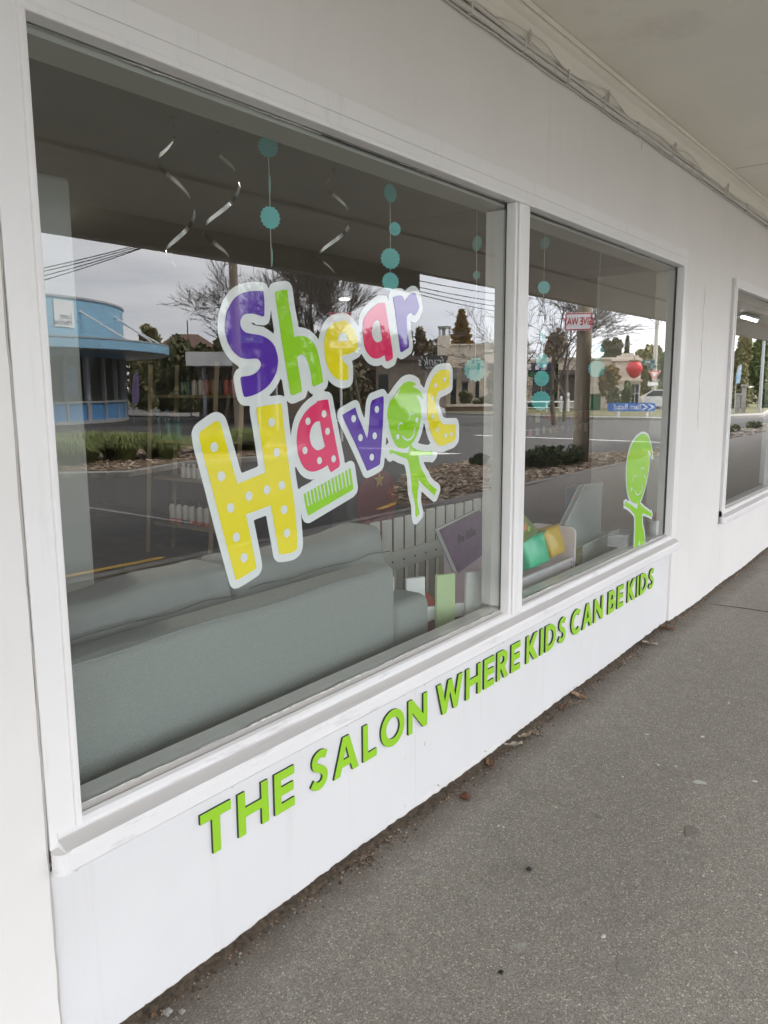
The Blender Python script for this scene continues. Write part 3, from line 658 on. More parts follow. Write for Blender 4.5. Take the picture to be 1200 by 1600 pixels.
cut('child_figure', [hd2], M_vg, dec2, dots=tr([(203,795),(362,640)], *KR), rdot=.012, extra=[wl([(240,800),(252,842),(280,862),(312,832),(332,780),(335,728)], KR, .007), wl([(218,700),(225,650),(245,632),(262,652)], KR, .006), wl([(310,612),(318,562),(335,540),(352,562)], KR, .006)])
cut('child_body', [bd2], M_vg, dec2, y=GY-.0011)

# ------------------------------------------------------------------ furniture and displays inside
M_sofa = mat('sofa_fabric', (.33, .36, .345), .95, .12, 220, .6, 420)
M_sofa2 = mat('sofa_fabric_worn', (.30, .325, .315), .95, .09, 5, .6, 420)
M_seam = mat('sofa_seam', (.13, .14, .135), .9)
sofa = empty('sofa', (1.4, .6, 0), 0, 'grey fabric sofa with its back against the large window', 'sofa')
L = lambda x, y, z: (x-1.4, y-.6, z)
bm = B(); rbx(bm, L(-.35, .215, .10), L(2.42, .36, .875), .035, 4); obj('backrest', bm, M_sofa, sofa, True)
bm = B(); rbx(bm, L(-.35, .37, .12), L(2.42, 1.10, .44), .04, 3); obj('seat', bm, M_sofa, sofa, True)
for a, b, h in ((-.4, .85, .945), (.86, 1.795, .95), (1.80, 2.665, .955)):
    t = B(); rbx(t, L(a, .372, .45), L(b, .56, h), .032, 4); bmesh.ops.subdivide_edges(t, edges=[e for e in t.edges if e.calc_length() > .2], cuts=14, use_grid_fill=True)
    for v in t.verts:
        x, z = v.co.x, v.co.z; k = (z-.45)/.5; v.co.z += k*(.010*math.sin(x*6.1)+.005*math.sin(x*17)); v.co.y += k*.10+.003*math.sin(x*9+z*11)*math.cos(z*15+x*3)
    obj('back_cushion', t, M_sofa2, sofa, True)
    bm = B(); tube(bm, [L(a+.03+(b-a-.06)*i/24, .371+.5*.085+.004*math.sin(i), .45+(h-.45)*.83+.004*math.sin(i*.7)) for i in range(25)], .0022, 4); obj('seam', bm, M_seam, sofa)
bm = B(); rbx(bm, L(2.43, .235, .10), L(2.70, 1.12, .70), .05, 4); obj('armrest', bm, M_sofa, sofa, True)
for x in (-.2, 2.3):
    for y in (.30, 1.0): bm = B(); lathe(bm, [(.02, 0), (.028, .11)], c=L(x, y, 0)); obj('leg', bm, mat('black_plastic', (.02, .02, .02), .4), sofa)
bm = B(); tube(bm, [L(-.3+i*.1, .212, .872-.004*math.sin(i)) for i in range(27)], .003, 5); obj('piping', bm, M_sofa, sofa)

M_metal = mat('foil', (.85, .85, .86), .12, metal=1)
M_chrome = mat('chrome', (.8, .8, .8), .15, metal=1); M_blk = mat('black_vinyl', (.02, .02, .022), .35)
div = empty('room_divider', (1.0, 1.02, 0), 0, 'tall plain pale partition board with rounded top corner beyond the left end of the sofa', 'partition')
bm = B(); rbx(bm, (-.7, 0, .0), (.63, .04, 2.27), .018, 4); obj('board', bm, mat('board_white', (.60, .61, .59), .55, .06, 3), div)
ch = empty('styling_chair', (1.62, 1.55, 0), 0, 'black vinyl styling chair with chrome edged arm, mostly hidden by the pale partition', 'chair')
bm = B(); rbx(bm, (-.5, -.1, .95), (.055, .45, 1.10), .05, 4); obj('backrest', bm, M_blk, ch, True)
bm = B(); tube(bm, [(.0, -.11, 1.17), (.045, -.11, 1.13), (.07, -.11, 1.07), (.078, -.11, 1.0)], .008, 8); obj('arm_trim', bm, M_chrome, ch, True)
bm = B(); rbx(bm, (-.5, -.1, .45), (.0, .45, .56), .03, 3); obj('seat', bm, M_blk, ch, True)
bm = B(); lathe(bm, [(.25, 0), (.25, .02), (.04, .04), (.04, .45)], c=(-.25, .17, 0)); obj('base', bm, M_chrome, ch, True)

def foil(x, y, ztop, turns, pitch, r, label, ph=0, wd=.014, hook=True):
    e = empty('foil_swirl', (x, y, ztop), 0, label, 'decoration', 'hanging foil swirls')
    bm = B(); n = int(turns*28); a = []; 
    for i in range(n+1):
        t = i/28*2*math.pi+ph; z = -.03-i/28*pitch; env = min(1, .25+i/10, .25+(n-i)/8)
        w_ = wd*min(1, .15+i/8, .1+(n-i)/9)
        c = Vector((math.cos(t)*r*env, math.sin(t)*r*env, z)); up = Vector((-.25*math.cos(t), -.25*math.sin(t), 1)).normalized()
        a.append((bm.verts.new(c-up*w_/2), bm.verts.new(c+up*w_/2)))
    for i in range(n): bm.faces.new([a[i][0], a[i+1][0], a[i+1][1], a[i][1]])
    obj('ribbon', bm, M_metal, e, True)
    bm = B(); tube(bm, [(0, 0, 0), (math.cos(ph)*r*.1, 0, -.03)], .0008, 4); lathe(bm, [(.006, -.003), (.006, 0.002)]); obj('hook', bm, mat('hook_brown', (.08, .05, .04), .5), e)
foil(1.42, .20, 2.253, 1.45, .245, .045, 'silver foil swirl nearest the left window frame, top left of the big pane', .4)
foil(1.575, .20, 2.253, 1.4, .25, .052, 'silver foil swirl hanging second from the left, beside the first teal garland', 2.9)
foil(2.06, .20, 2.253, 1.25, .24, .055, 'silver foil swirl hanging alone between the two teal garlands', 2.2)
M_teal = mat('teal_card', (.16, .66, .66), .6); M_string = mat('string', (.75, .75, .75), .8)
def garland(x, y, discs, label, ztop=2.42):
    e = empty('disc_garland', (x, y, ztop), 0, label, 'garland', 'teal scalloped disc garlands')
    zl = min(d[0] for d in discs)-.03
    bm = B(); tube(bm, [(0, 0, 0), (.002, 0, (zl-ztop)/2), (0, 0, zl-ztop)], .0014, 5); obj('string', bm, M_string, e)
    for z, r, rot, dx in discs:
        ns = 16; o = []
        for k in range(ns*4):
            t = 2*math.pi*k/(ns*4); q = r*1.08*(1-.13*abs(math.sin(t*ns/2))); o.append((q*math.cos(t), q*math.sin(t)))
        T = Matrix.Translation((dx, 0, z-ztop)) @ Matrix.Rotation(rot, 4, 'Z')
        bm = B(); sheet(bm, [o], .0012, lambda u, v, d: T @ Vector((u, d-.003, v))); obj('disc', bm, M_teal, e)
garland(1.965, .4, [(2.335, .033, -.6, 0), (2.217, .028, .9, 0), (2.113, .036, -.3, 0), (1.986, .028, .9, 0)], 'teal scalloped disc garland above the h of the window lettering')
garland(2.635, .4, [(2.313, .035, -.1, 0), (2.181, .026, -.5, .03), (2.063, .04, -.6, 0), (1.973, .036, -.5, 0)], 'teal scalloped disc garland above the a of the first word')
garland(3.31, .4, [(2.214, .034, 1.2, 0), (2.07, .02, 1.5, 0), (1.636, .055, -.7, 0)], 'sparse teal disc garland just left of the mullion')
garland(4.02, .4, [(2.31, .03, 1.35, 0), (2.08, .034, -.8, 0), (1.823, .038, .1, 0), (1.693, .04, -.5, 0), (1.597, .042, -.8, 0), (1.477, .052, -.9, 0)], 'longest teal disc garland, hanging just right of the mullion')
garland(4.785, .4, [(1.765, .048, -.6, 0), (1.66, .052, -.9, 0)], 'short teal disc garland behind the reflected timber pole')

# picket fences
M_fg = mat('fence_grey', (.58, .59, .55), .6, .12, 6); M_fw = mat('picket_white', (.82, .84, .84), .5, .06, 6); M_fgr = mat('picket_green', (.58, .76, .42), .5)
pf = empty('picket_fence', (2.7, 1.0, 0), 0, 'grey picket fence running behind the sofa and round the play corner', 'fence')
bm = B(); rbx(bm, (0, -.045, .56), (2.05, -.022, .66), .004, 1)
rail1 = bm; bm = B(); rbx(bm, (0, -.044, .14), (2.05, -.022, .22), .004, 1); obj('rail', bm, M_fg, pf)
x = .01; k = 0
while x < 2.0:
    bm = B(); rbx(bm, (x, -.02, .03), (x+.072, .0, .845+R.uniform(-.006, .006)), .006, 2); obj('picket', bm, M_fg, pf)
    lathe(rail1, [(.006, 0), (.006, .004)], n=8, mi=1, T=Matrix.Translation((x+.036, -.0455, .61)) @ Matrix.Rotation(math.pi/2, 4, 'X')); x += .107
obj('rail', rail1, [M_fg, mat('bolt', (.08, .08, .08), .4, metal=1)], pf)
sf = empty('small_picket_fence', (2.72, .34, 0), math.radians(-31), 'low white and pale green picket barrier between sofa arm and lilac toy shelf', 'fence')
bm = B(); rbx(bm, (-.20, .012, .54), (.36, .028, .60), .003, 1); obj('rail', bm, M_fw, sf)
for i, (x, m) in enumerate([(-.19, M_fw), (-.045, M_fw), (.10, M_fgr), (.245, M_fw)]):
    bm = B(); rbx(bm, (x, -.012, .45), (x+.09, .01, .745 if i else .76), .004, 2); obj('picket', bm, m, sf)
for a in (-.04, .32): bm = B(); bx(bm, (a, .012, .02), (a+.04, .028, .53)); obj('leg', bm, M_fw, sf)

M_lil = mat('lilac_board', (.60, .50, .60), .45, .05, 5); M_lilw = mat('lilac_white', (.84, .78, .86), .4)
ts = empty('toy_shelf', (3.25, .24, 0), 0, 'lilac children\'s toy storage shelf holding green and yellow tubs by the window', 'shelf')
def side(x, w0, w1, h):
    bm = B(); t = B(); rbx(t, (x, w0, .02), (x+.018, w1, h), .006, 2)
    merge(bm, t); return bm
def side_panel(x, d0, d1, z0, z1, r=.035):
    o = [(d0, z0), (d1, z0)]+arc(d1-r, z1-r, r, r, 0, 90, 6)+arc(d0+r, z1-r, r, r, 90, 180, 6)
    bm = B(); sheet(bm, [o], .018, lambda u, v, d: (x+d, u, v)); return bm
obj('side_panel', side_panel(-.05, -.02, .26, .02, .83), M_lil, ts)
bm = B(); lathe(bm, [(.008, 0), (.008, .002)], n=10, T=Matrix.Translation((-.0505, .20, .60)) @ Matrix.Rotation(-math.pi/2, 4, 'Y')); obj('screw_cap', bm, M_blk, ts)
obj('side_panel', side_panel(.87, -.02, .26, .02, .77), M_lilw, ts)
bm = B(); bx(bm, (-.031, -.015, .50), (.869, .003, .60)); obj('front_board', bm, M_lilw, ts)
bm = B(); bx(bm, (-.031, .0035, .50), (.869, .24, .515)); obj('shelf_board', bm, M_lil, ts)
for z in (.55, .58): bm = B(); lathe(bm, [(.006, 0), (.006, .002)], n=10, T=Matrix.Translation((.84, -.0155, z)) @ Matrix.Rotation(math.pi/2, 4, 'X')); obj('screw_cap', bm, M_blk, ts)
def tub(x, z, wd, col, label, tilt=-.35):
    bm = B()
    T = Matrix.Translation((x, .27, z)) @ Matrix.Rotation(tilt, 4, 'X')
    t = B(); rbx(t, (-wd/2, -.02, 0), (wd/2, .13, .165), .022, 4)
    for v in t.verts:
        f = .86+.14*min(1, max(0, v.co.z/.165)); v.co.x *= f
    merge(bm, t, 0, T)
    e = tag(obj('storage_tub', bm, frosted_mat('tub_'+label.split()[0]+str(x), col, .93), None, True), label, 'storage tub', 'plastic tubs in the lilac shelf')
    bm = B(); tube(bm, [T @ Vector(p) for p in [(-wd/2-.004, -.026, .163), (wd/2+.004, -.026, .163), (wd/2+.004, .134, .163), (-wd/2-.004, .134, .163), (-wd/2-.004, -.026, .163)]], .006, 6); obj('rim', bm, mat('rim', tuple(c*.55 for c in col), .35), e, True)
tub(3.475, .605, .27, (.02, .46, .24), 'green plastic tub nearest the mullion in the lilac shelf'); tub(3.775, .61, .27, (.03, .66, .36), 'green plastic tub in the middle of the lilac shelf'); tub(4.01, .625, .20, (.75, .50, .02), 'yellow plastic tub at the right end of the lilac shelf')
M_book = mat('book_purple', (.12, .065, .14), .45, .3, 30)
def boxb(name, T, sx, sy, sz, m, label, cat, parent=None, texts=(), tm=None, extra=None, m2=None):
    bm = B(); bx(bm, (-sx/2, -sy/2, 0), (sx/2, sy/2, sz), 0, T); ms = [m, m2 or mat('paper', (.75, .74, .70), .8), tm or mat('ink', (.02, .02, .03), .7)]
    bx(bm, (-sx/2+.004, -sy/2+.003, sz+.0004), (sx/2-.004, sy/2-.003, sz+.003), 1, T)
    for s, u, v, size in texts: text(bm, s, size, lambda a, b, d: T @ Vector((a+u, -sy/2-.0006-d, b+v)), .0006, 2)
    if extra: extra(bm, T, ms, -sy/2)
    return tag(obj(name, bm, ms, parent), label, cat)
def quad_book(name, q, y, th, ms, label, cat, txt, size, c, ang, prints=()):
    bm = B(); sheet(bm, [q], .003, lambda u, v, d: (u, y+d, v), 0); cx_, cz_ = sum(p[0] for p in q)/4, sum(p[1] for p in q)/4
    sheet(bm, [[(cx_+(p[0]-cx_)*.985, cz_+(p[1]-cz_)*.985) for p in q]], th-.0062, lambda u, v, d: (u, y+.0031+d, v), 1)
    sheet(bm, [q], .003, lambda u, v, d: (u, y+th-.003+d, v), 2)
    ca, sa = math.cos(ang), math.sin(ang); text(bm, txt, size, lambda u, v, d: (c[0]+u*ca-v*sa, y-.0008+d, c[1]+u*sa+v*ca), .0006, 3, bold=.001)
    for (u, v, r, i) in prints: sheet(bm, [circle(u, v, r, 12)], .0006, lambda a, b, d: (a, y-.0009+d, b), i)
    return tag(obj(name, bm, ms), label, cat)
quad_book('picture_book', [(2.776, .953), (3.113, .996), (3.235, .80), (2.93, .735)], .25, .03, [M_book, mat('paper_edge', (.75, .74, .70), .8), mat('book_blue', (.08, .16, .28), .5), mat('ink_dark', (.015, .01, .02), .7)], 'purple picture book standing tilted on top of the lilac shelf, left of the mullion', 'book', 'Ba BBa', .055, (3.0, .895), .12)
quad_book('magazine', [(3.33, .975), (3.50, .965), (3.76, .80), (3.50, .745)], .265, .008, [mat('green_cover', (.09, .16, .03), .2, col2=(.18, .28, .05), vscale=9), mat('paper_b', (.75, .74, .70), .8), M_book, mat('pale_ink', (.75, .8, .65), .5), mat('orange_print', (.55, .22, .06), .5), mat('lime_print', (.35, .55, .05), .4)], 'glossy green magazine leaning behind the green tubs', 'magazine', 'TERS', .055, (3.53, .90), 1.05, [(3.60, .845, .022, 4), (3.56, .815, .02, 4), (3.64, .83, .016, 5), (3.52, .86, .016, 5)])
boxb('red_tray', Matrix.Translation((3.02, .50, .40)), .40, .25, .10, mat('red_brown', (.18, .035, .025), .5, .4, 12), 'dark red toy tray on the floor behind the low pickets', 'tray')
boxb('picture_book', Matrix.Translation((3.02, .46, .50)) @ Matrix.Rotation(-.9, 4, 'Y'), .12, .02, .16, mat('red_cover', (.45, .08, .05), .5), 'red picture book standing in the tray behind the low pickets', 'book')
def card(bm, T, ms, y):
    ms += [mat('red_print', (.6, .06, .03), .5), mat('white_print', (.7, .75, .75), .5)]
    for (u, v, r, i) in ((.01, .16, .02, 3), (-.04, .08, .015, 4), (-.05, .03, .013, 4), (-.02, .05, .01, 4), (.03, .04, .014, 4)): sheet(bm, [circle(u, v, r, 12, r*.7)], .0008, lambda a, b, d: T @ Vector((a, y-.0012+d, b)), i)
rt = empty('round_table', (4.75, .50, 0), 0, 'small pale green round table beside the lilac shelf', 'table')
bm = B(); lathe(bm, [(.30, .475), (.31, .485), (.31, .505), (.30, .512)], n=40); obj('tabletop', bm, mat('table_green', (.36, .46, .27), .45), rt, False)
for k in range(3): bm = B(); t = k*2.09+.4; tube(bm, [(.16*math.cos(t), .16*math.sin(t), .474), (.24*math.cos(t), .24*math.sin(t), 0)], .016, 8); obj('leg', bm, M_fw, rt)
M_acr = frosted_mat('clear_acrylic', (.62, .68, .67), .42, .1)
ah = empty('brochure_holder', (4.72, .36, .585), math.radians(2), 'tall clear acrylic holder with slanted side standing on the round table', 'brochure holder')
def acr(o, y0, y1): bm = B(); sheet(bm, [o], y1-y0, lambda u, v, d: (u, y0+d, v)); return bm
oh = [(-.50, .0), (.14, .0), (.14, .355), (-.17, .37), (-.52, .13)]
obj('side_wall', acr(oh, 0, .004), M_acr, ah); obj('side_wall', acr(oh, .030, .034), M_acr, ah)
bm = B(); bx(bm, (.136, .0045, 0), (.14, .0295, .35)); obj('back_wall', bm, M_acr, ah); bm = B(); bx(bm, (-.49, .0045, 0), (.13, .0295, .004)); obj('base', bm, M_acr, ah)
bm = B(); tube(bm, [(u, 0.0, v) for u, v in oh+[oh[0]]], .0022, 5); tube(bm, [(u, .033, v) for u, v in oh+[oh[0]]], .0022, 5); obj('edge', bm, mat('acrylic_edge', (.70, .74, .72), .2), ah)
boxb('picture_card', Matrix.Translation((4.74, .52, .68)) @ Matrix.Rotation(-.05, 4, 'Y'), .17, .006, .24, mat('card_blue', (.05, .17, .26), .5), 'blue picture card with red and white spots behind the clear holder', 'card', extra=card)
td = empty('paper_tray', (4.62, .28, .513), math.radians(3), 'low clear tray of yellow paper on the round table by the window', 'tray')
bm = B(); bx(bm, (-.28, .0, .0), (.20, .004, .11)); obj('front_wall', bm, M_acr, td); bm = B(); bx(bm, (.2005, 0, 0), (.2045, .14, .11)); obj('end_wall', bm, M_acr, td)
bm = B(); bx(bm, (-.27, .02, .002), (.17, .13, .055)); obj('paper_stack', bm, mat('yellow_paper', (.62, .58, .28), .8), td); bm = B(); tube(bm, [(-.28, 0, .11), (.2, 0, .11), (.2, .14, .11)], .002, 5); obj('edge', bm, mat('acrylic_edge2', (.7, .74, .72), .2), td)
# white basket with holes
bk = empty('basket', (4.60, .115, .607), 0, 'small white perforated plastic basket on the inner sill beside the green child sticker', 'basket')
bm = B()
def wallpanel(bm, x0, y0, x1, y1, h, rows=4, cols=9):
    d = Vector((x1-x0, y1-y0)); Ln = d.length; d /= Ln; holes = []
    for r in range(rows):
        for c in range(cols):
            holes.append(circle(Ln*(c+.5+.25*(r % 2))/(cols+.3), h*(.18+.17*r), .0045, 8, .006))
    sheet(bm, [[(0, 0), (Ln, 0), (Ln*1.0, h), (0, h)]]+holes, .002, lambda u, v, q: (x0+d.x*u-d.y*q, y0+d.y*u+d.x*q, v))
bk.scale = (.8, .8, .75)
for a in ((-.12, -.05, .12, -.05), (.12, -.05, .12, .08), (.12, .08, -.12, .08), (-.12, .08, -.12, -.05)): wallpanel(bm, *a, .095)
bx(bm, (-.118, -.047, .001), (.118, .078, .004)); obj('body', bm, mat('white_plastic', (.70, .72, .74), .35), bk)
bm = B(); tube(bm, [(-.125, -.055, .096), (.125, -.055, .096), (.125, .085, .096), (-.125, .085, .096), (-.125, -.055, .096)], .006, 6); obj('rim', bm, mat('white_plastic_rim', (.72, .74, .76), .35), bk, True)
pc = empty('pencil_pot', (5.0, .072, .607), 0, 'pale cup of wooden brushes in the corner of the sill behind the child sticker', 'cup')
bm = B(); lathe(bm, [(.032, 0), (.036, .10), (.033, .10), (.03, .01)], n=20); obj('cup', bm, mat('cup_white', (.6, .62, .6), .4), pc, True)
for k in range(5): bm = B(); t = k*1.3; tube(bm, [(.01*math.cos(t), .01*math.sin(t), .02), (.03*math.cos(t), .03*math.sin(t), .15)], .0035, 6); obj('brush', bm, mat('wood_brush', (.45, .25, .12), .5), pc)

# back of the room: padded seat, ladder shelf with bottles, cabinets
M_wood = mat('pine', (.30, .23, .14), .5, .3, 6, stretch=(1, 1, .15))
ps = empty('padded_bench', (4.78, 2.0, 0), 0, 'dark grey upholstered bench back with round maroon patch and gold star', 'seat')
bm = B(); rbx(bm, (-.42, 0, .30), (.42, .12, 1.02), .05, 4); obj('backrest', bm, mat('charcoal', (.05, .055, .053), .8, .15, 40), ps, True)
bm = B(); rbx(bm, (-.42, .13, .25), (.42, .6, .45), .04, 3); obj('seat', bm, mat('charcoal2', (.05, .055, .053), .8), ps, True)
bm = B(); T = Matrix.Translation((-.17, -.002, .72)) @ Matrix.Rotation(math.pi/2, 4, 'X'); lathe(bm, [(.235, 0), (.235, .01), (.21, .016)], n=36, T=T); obj('round_patch', bm, mat('maroon', (.26, .04, .045), .6), ps)
bm = B(); st_ = [((.065 if k % 2 == 0 else .027)*math.sin(k*math.pi/5), (.065 if k % 2 == 0 else .027)*math.cos(k*math.pi/5)) for k in range(10)]; sheet(bm, [st_], .004, lambda u, v, d: (u-.17, -.024+d, v+.88)); obj('star', bm, mat('gold', (.62, .38, .08), .4), ps)
ls = empty('ladder_shelf', (4.6, 4.2, 0), 0, 'pine ladder shelf of hair products deep in the salon', 'shelf')
for (y0, y1) in ((.60, .36), (-.30, -.55)):
    for dx in (0, .30): bm = B(); tube(bm, [(dx, y0, 0), (dx+.0, y1+.05, 1.78)], .026, 4); obj('leg', bm, M_wood, ls)
boards = [.30, .74, 1.09, 1.50]
for z in boards: bm = B(); bx(bm, (.02, -.42+z*.0, z-.025), (.30, .52-z*.06, z)); obj('shelf_board', bm, M_wood, ls)
def bottle(x, y, z, h, r, cb, cc, label, pump=True, band=None, group='bottles on the ladder shelf'):
    e = empty('bottle', (x, y, z), R.uniform(0, 6), label, 'bottle', group)
    bm = B(); lathe(bm, [(r*.96, .0), (r, .006), (r, h*.68), (r*.85, h*.74), (r*.4, h*.78), (r*.4, h*.80)], n=14); obj('body', bm, cb, e, True)
    if band: bm = B(); lathe(bm, [(r*1.02, .004), (r*1.02, h*.20)], n=14); obj('band', bm, band, e, True)
    bm = B()
    if pump: lathe(bm, [(r*.42, h*.80), (r*.42, h*.86), (r*.2, h*.88), (r*.2, h*.95)], n=10); bx(bm, (-r*.25, -r*.2, h*.95), (r*1.3, r*.2, h))
    else: lathe(bm, [(r*.5, h*.80), (r*.5, h)], n=12)
    obj('cap', bm, cc, e)
mb = mat('bottle_white', (.70, .70, .68), .3); mk = mat('cap_black', (.015, .015, .015), .4); mo = mat('label_orange', (.55, .12, .05), .4); mt = mat('bottle_teal', (.01, .16, .14), .25); mtd = mat('bottle_dark_teal', (.006, .07, .065), .3)
for i, y in enumerate([4.52, 4.43, 4.33, 4.24, 4.13, 4.03, 3.93, 3.84]): bottle(4.70, y, .3005, .23, .034, mb, mk, 'white spray bottle with black trigger on the lowest ladder shelf' if i != 2 else 'white spray bottle with teal base on the lowest ladder shelf', band=mt if i == 2 else mo, group='white spray bottles on the lowest shelf')
for i, y in enumerate([4.64, 4.57, 4.50, 4.43, 4.36]): bottle(4.68+.03*(i % 2), y, 1.0905, .28 if i < 2 else .21, .036, mtd if i < 2 else mt, mtd, 'dark teal shampoo bottle on the shelf at waist height' if i < 2 else 'bright teal shampoo bottle on the shelf at waist height', pump=False, group='dark teal bottles' if i < 2 else 'bright teal bottles')
for i in range(9): bottle(4.72, 4.36-i*.075, .7405, .13, .027, mb, mb, 'small white product jar on the middle ladder shelf', pump=False, group='white jars on the middle shelf')
cols = [(.01, .08, .08), (.01, .08, .08), (.6, .55, .5), (.5, .45, .4), (.35, .08, .03), (.35, .15, .03), (.04, .04, .04), (.4, .07, .05), (.3, .05, .05)]
for i, c in enumerate(cols): bottle(4.70, 4.30-i*.085, 1.5005, .17, .026, mat('bottle_tint_%d' % i, c, .35), mk, 'slim %s product bottle on the top ladder shelf' % ('dark teal' if i < 2 else 'cream' if i < 4 else 'orange' if i < 6 else 'black' if i == 6 else 'red'), pump=False, group='top shelf %s bottles' % ('teal' if i < 2 else 'cream' if i < 4 else 'orange' if i < 6 else 'black' if i == 6 else 'red'))
cb = empty('cabinet', (5.9, 4.8, 0), 0, 'black salon cabinet against the far side wall', 'cabinet')
bm = B(); rbx(bm, (-.35, -.9, .0), (.38, .9, 1.0), .01, 1); obj('carcass', bm, M_blk, cb); bm = B(); bx(bm, (-.38, -.92, 1.001), (.38, .92, 1.03)); obj('worktop', bm, mat('grey_top', (.12, .12, .12), .4), cb)
for k, (x, y) in enumerate(((2.05, 2.3), (6.0, 3.45))):  # first lamp is added out of view to brighten the product shelf
    e = empty('ceiling_lamp', (x, y, 2.42), 0, ('added round fill lamp, unseen behind the tall pale partition' if k == 0 else 'small lit round ceiling lamp deeper in the salon'), 'lamp')
    bm = B(); lathe(bm, [(.06, -.02), (.06, -.001)], n=20); obj('housing', bm, M_fw, e); bm = B(); lathe(bm, [(.045 if k else .058, -.026), (.045 if k else .058, -.0205)], n=20); obj('diffuser', bm, mat('lit_diffuser', (1, 1, 1), .5, emit=((1, .93, .82), (6 if k else 260))), e)
# bunting of little felt shapes on two strings
for row, (z, lab) in enumerate(((1.335, 'upper string of small coloured felt shapes across the window'), (1.235, 'lower string of small pastel felt shapes across the window'))):
    e = empty('felt_bunting', (4.75, 1.0, z), 0, lab, 'bunting', 'felt shape buntings')
    bm = B(); tube(bm, [(i*.1, 0, -.02*math.sin(math.pi*i/14)+.03) for i in range(15)], .0012, 4); obj('string', bm, M_string, e)
    for i in range(13):
        c = R.choice([(.45, .10, .04), (.55, .30, .05), (.25, .35, .10), (.5, .12, .12), (.12, .10, .09), (.55, .45, .30)]) if row == 0 else R.choice([(.55, .35, .25), (.6, .50, .25), (.35, .5, .35), (.6, .25, .25), (.4, .45, .5)])
        x = .03+i*.108; r = R.uniform(.022, .036); o = circle(x, 0, r, 12) if i % 4 else [(x-r, -r), (x+r, -r), (x+r, r), (x-r, r)]
        bm = B(); sheet(bm, [[(a, b+.006*math.sin(i*4)) for a, b in o]], .003, lambda u, v, d: (u, d, v)); obj('felt_shape', bm, mat('felt', c, .9), e)
# next shop
bm = B()
rr = random.Random(5); bmesh.ops.create_icosphere(bm, subdivisions=4, radius=.26)
for v in bm.verts: v.co = Vector((v.co.x*1.5, v.co.y*.6, v.co.z*.62))*(1+.16*math.sin(v.co.x*19+v.co.z*9)*math.cos(v.co.z*17))
for v in bm.verts: v.co += Vector((7.3, .38, .50))
tag(obj('fabric_bag', bm, mat('bag_cloth', (.30, .30, .27), .9, .4, 8), None, True), 'crumpled grey green cloth bag on the sill of the farther shop window', 'bag')

# ------------------------------------------------------------------ across the street (what the glass mirrors)
M_cream = mat('cream_render', (.66, .58, .47), .8, .12, .5, .3, 20); M_cream2 = mat('cream_render_b', (.70, .62, .51), .8, .15, .4, .3, 20)
M_brownw = mat('brown_wall', (.27, .21, .165), .8, .2, .6); M_win = mat('far_window', (.03, .035, .04), .1); M_awn = mat('brown_awning', (.10, .085, .075), .8, .2, 3)
M_wmetal = mat('white_metal', (.72, .72, .72), .4); M_gmetal = mat('grey_metal', (.35, .36, .37), .4)
M_blue = mat('pale_blue_paint', (.24, .45, .60), .5, .08, .6); M_blue2 = mat('mid_blue_panel', (.10, .28, .55), .5, .1, 1); M_frame = mat('grey_frame', (.36, .37, .38), .4)
M_offglass = mat('office_glass', (.10, .10, .09), .08, .4, .7)  # mottled office glass, paler than the other far windows

def S_empty(name, sp, label, cat, group=None): return empty(name, sp.loc, sp.rz, label, cat, group)

# curved pale blue corner building
cx, cy, RB, RC = 20.1, -42.7, 9.0, 11.4
bb = empty('blue_office', (cx, cy, 0), 0, 'pale blue corner office with curved front and blue canopy ring', 'building')
def ringwall(bm, r0, r1, z0, z1, a0, a1, n, mi=0):
    for i in range(n):
        t0 = math.radians(a0+(a1-a0)*i/n); t1 = math.radians(a0+(a1-a0)*(i+1)/n)
        P = lambda r, t, z: (r*math.cos(t), r*math.sin(t), z)
        add(bm, [P(r0, t0, z0), P(r1, t0, z0), P(r1, t1, z0), P(r0, t1, z0), P(r0, t0, z1), P(r1, t0, z1), P(r1, t1, z1), P(r0, t1, z1)], [(0, 3, 2, 1), (4, 5, 6, 7), (0, 1, 5, 4), (1, 2, 6, 5), (2, 3, 7, 6), (3, 0, 4, 7)], mi)
bm = B(); lathe(bm, [(RB, 3.2), (RB, 5.9)], n=96); o = obj('wall', bm, M_blue, bb)
bm = B(); ringwall(bm, RB-.1, RB+.08, 5.9, 6.0, 0, 360, 96); obj('parapet_cap', bm, M_frame, bb)
bm = B(); lathe(bm, [(RC, 3.45), (RC, 3.88)], n=96); obj('canopy', bm, [M_blue], bb); bm = B(); lathe(bm, [(RC+.03, 3.885), (RC+.03, 3.95)], n=96); lathe(bm, [(RC-.1, 3.41), (RC-.1, 3.4495)], n=96); obj('canopy_edge', bm, M_frame, bb)
bm = B(); lathe(bm, [(RB-.25, .95), (RB-.25, 3.2)], n=72); obj('glazing', bm, M_offglass, bb)
bm = B(); lathe(bm, [(RB-.06, -.1), (RB-.06, .94)], n=72); obj('blue_panel', bm, M_blue2, bb)
bm = B()
for k in range(40):
    t = math.radians(k*9); wdt = .10 if k % 4 else .28; T = Matrix.Rotation(t, 4, 'Z'); bx(bm, (RB-.16, -wdt/2, -.1), (RB+.02, wdt/2, 3.3), 0, T)
ringwall(bm, RB-.10, RB+.03, .90, 1.0, 0, 360, 72); ringwall(bm, RB-.10, RB+.03, -.12, .06, 0, 360, 72); obj('window_frame', bm, M_frame, bb)
def on_drum(t, r, z): return lambda u, v, d: ((r+d)*math.cos(t+u/r), (r+d)*math.sin(t+u/r), z+v)
def drum_angle(px, r, near=True):
    d = ray(px, 600); a = Vector((d.x, -d.y)).normalized(); o_ = Vector((0-cx, 2*GY-CAM.y-cy)); b = o_.dot(a); c = o_.dot(o_)-r*r; t = -b-math.sqrt(max(0, b*b-c)); p = o_+a*t; return math.atan2(p.y, p.x)
tA = drum_angle(107, RB)
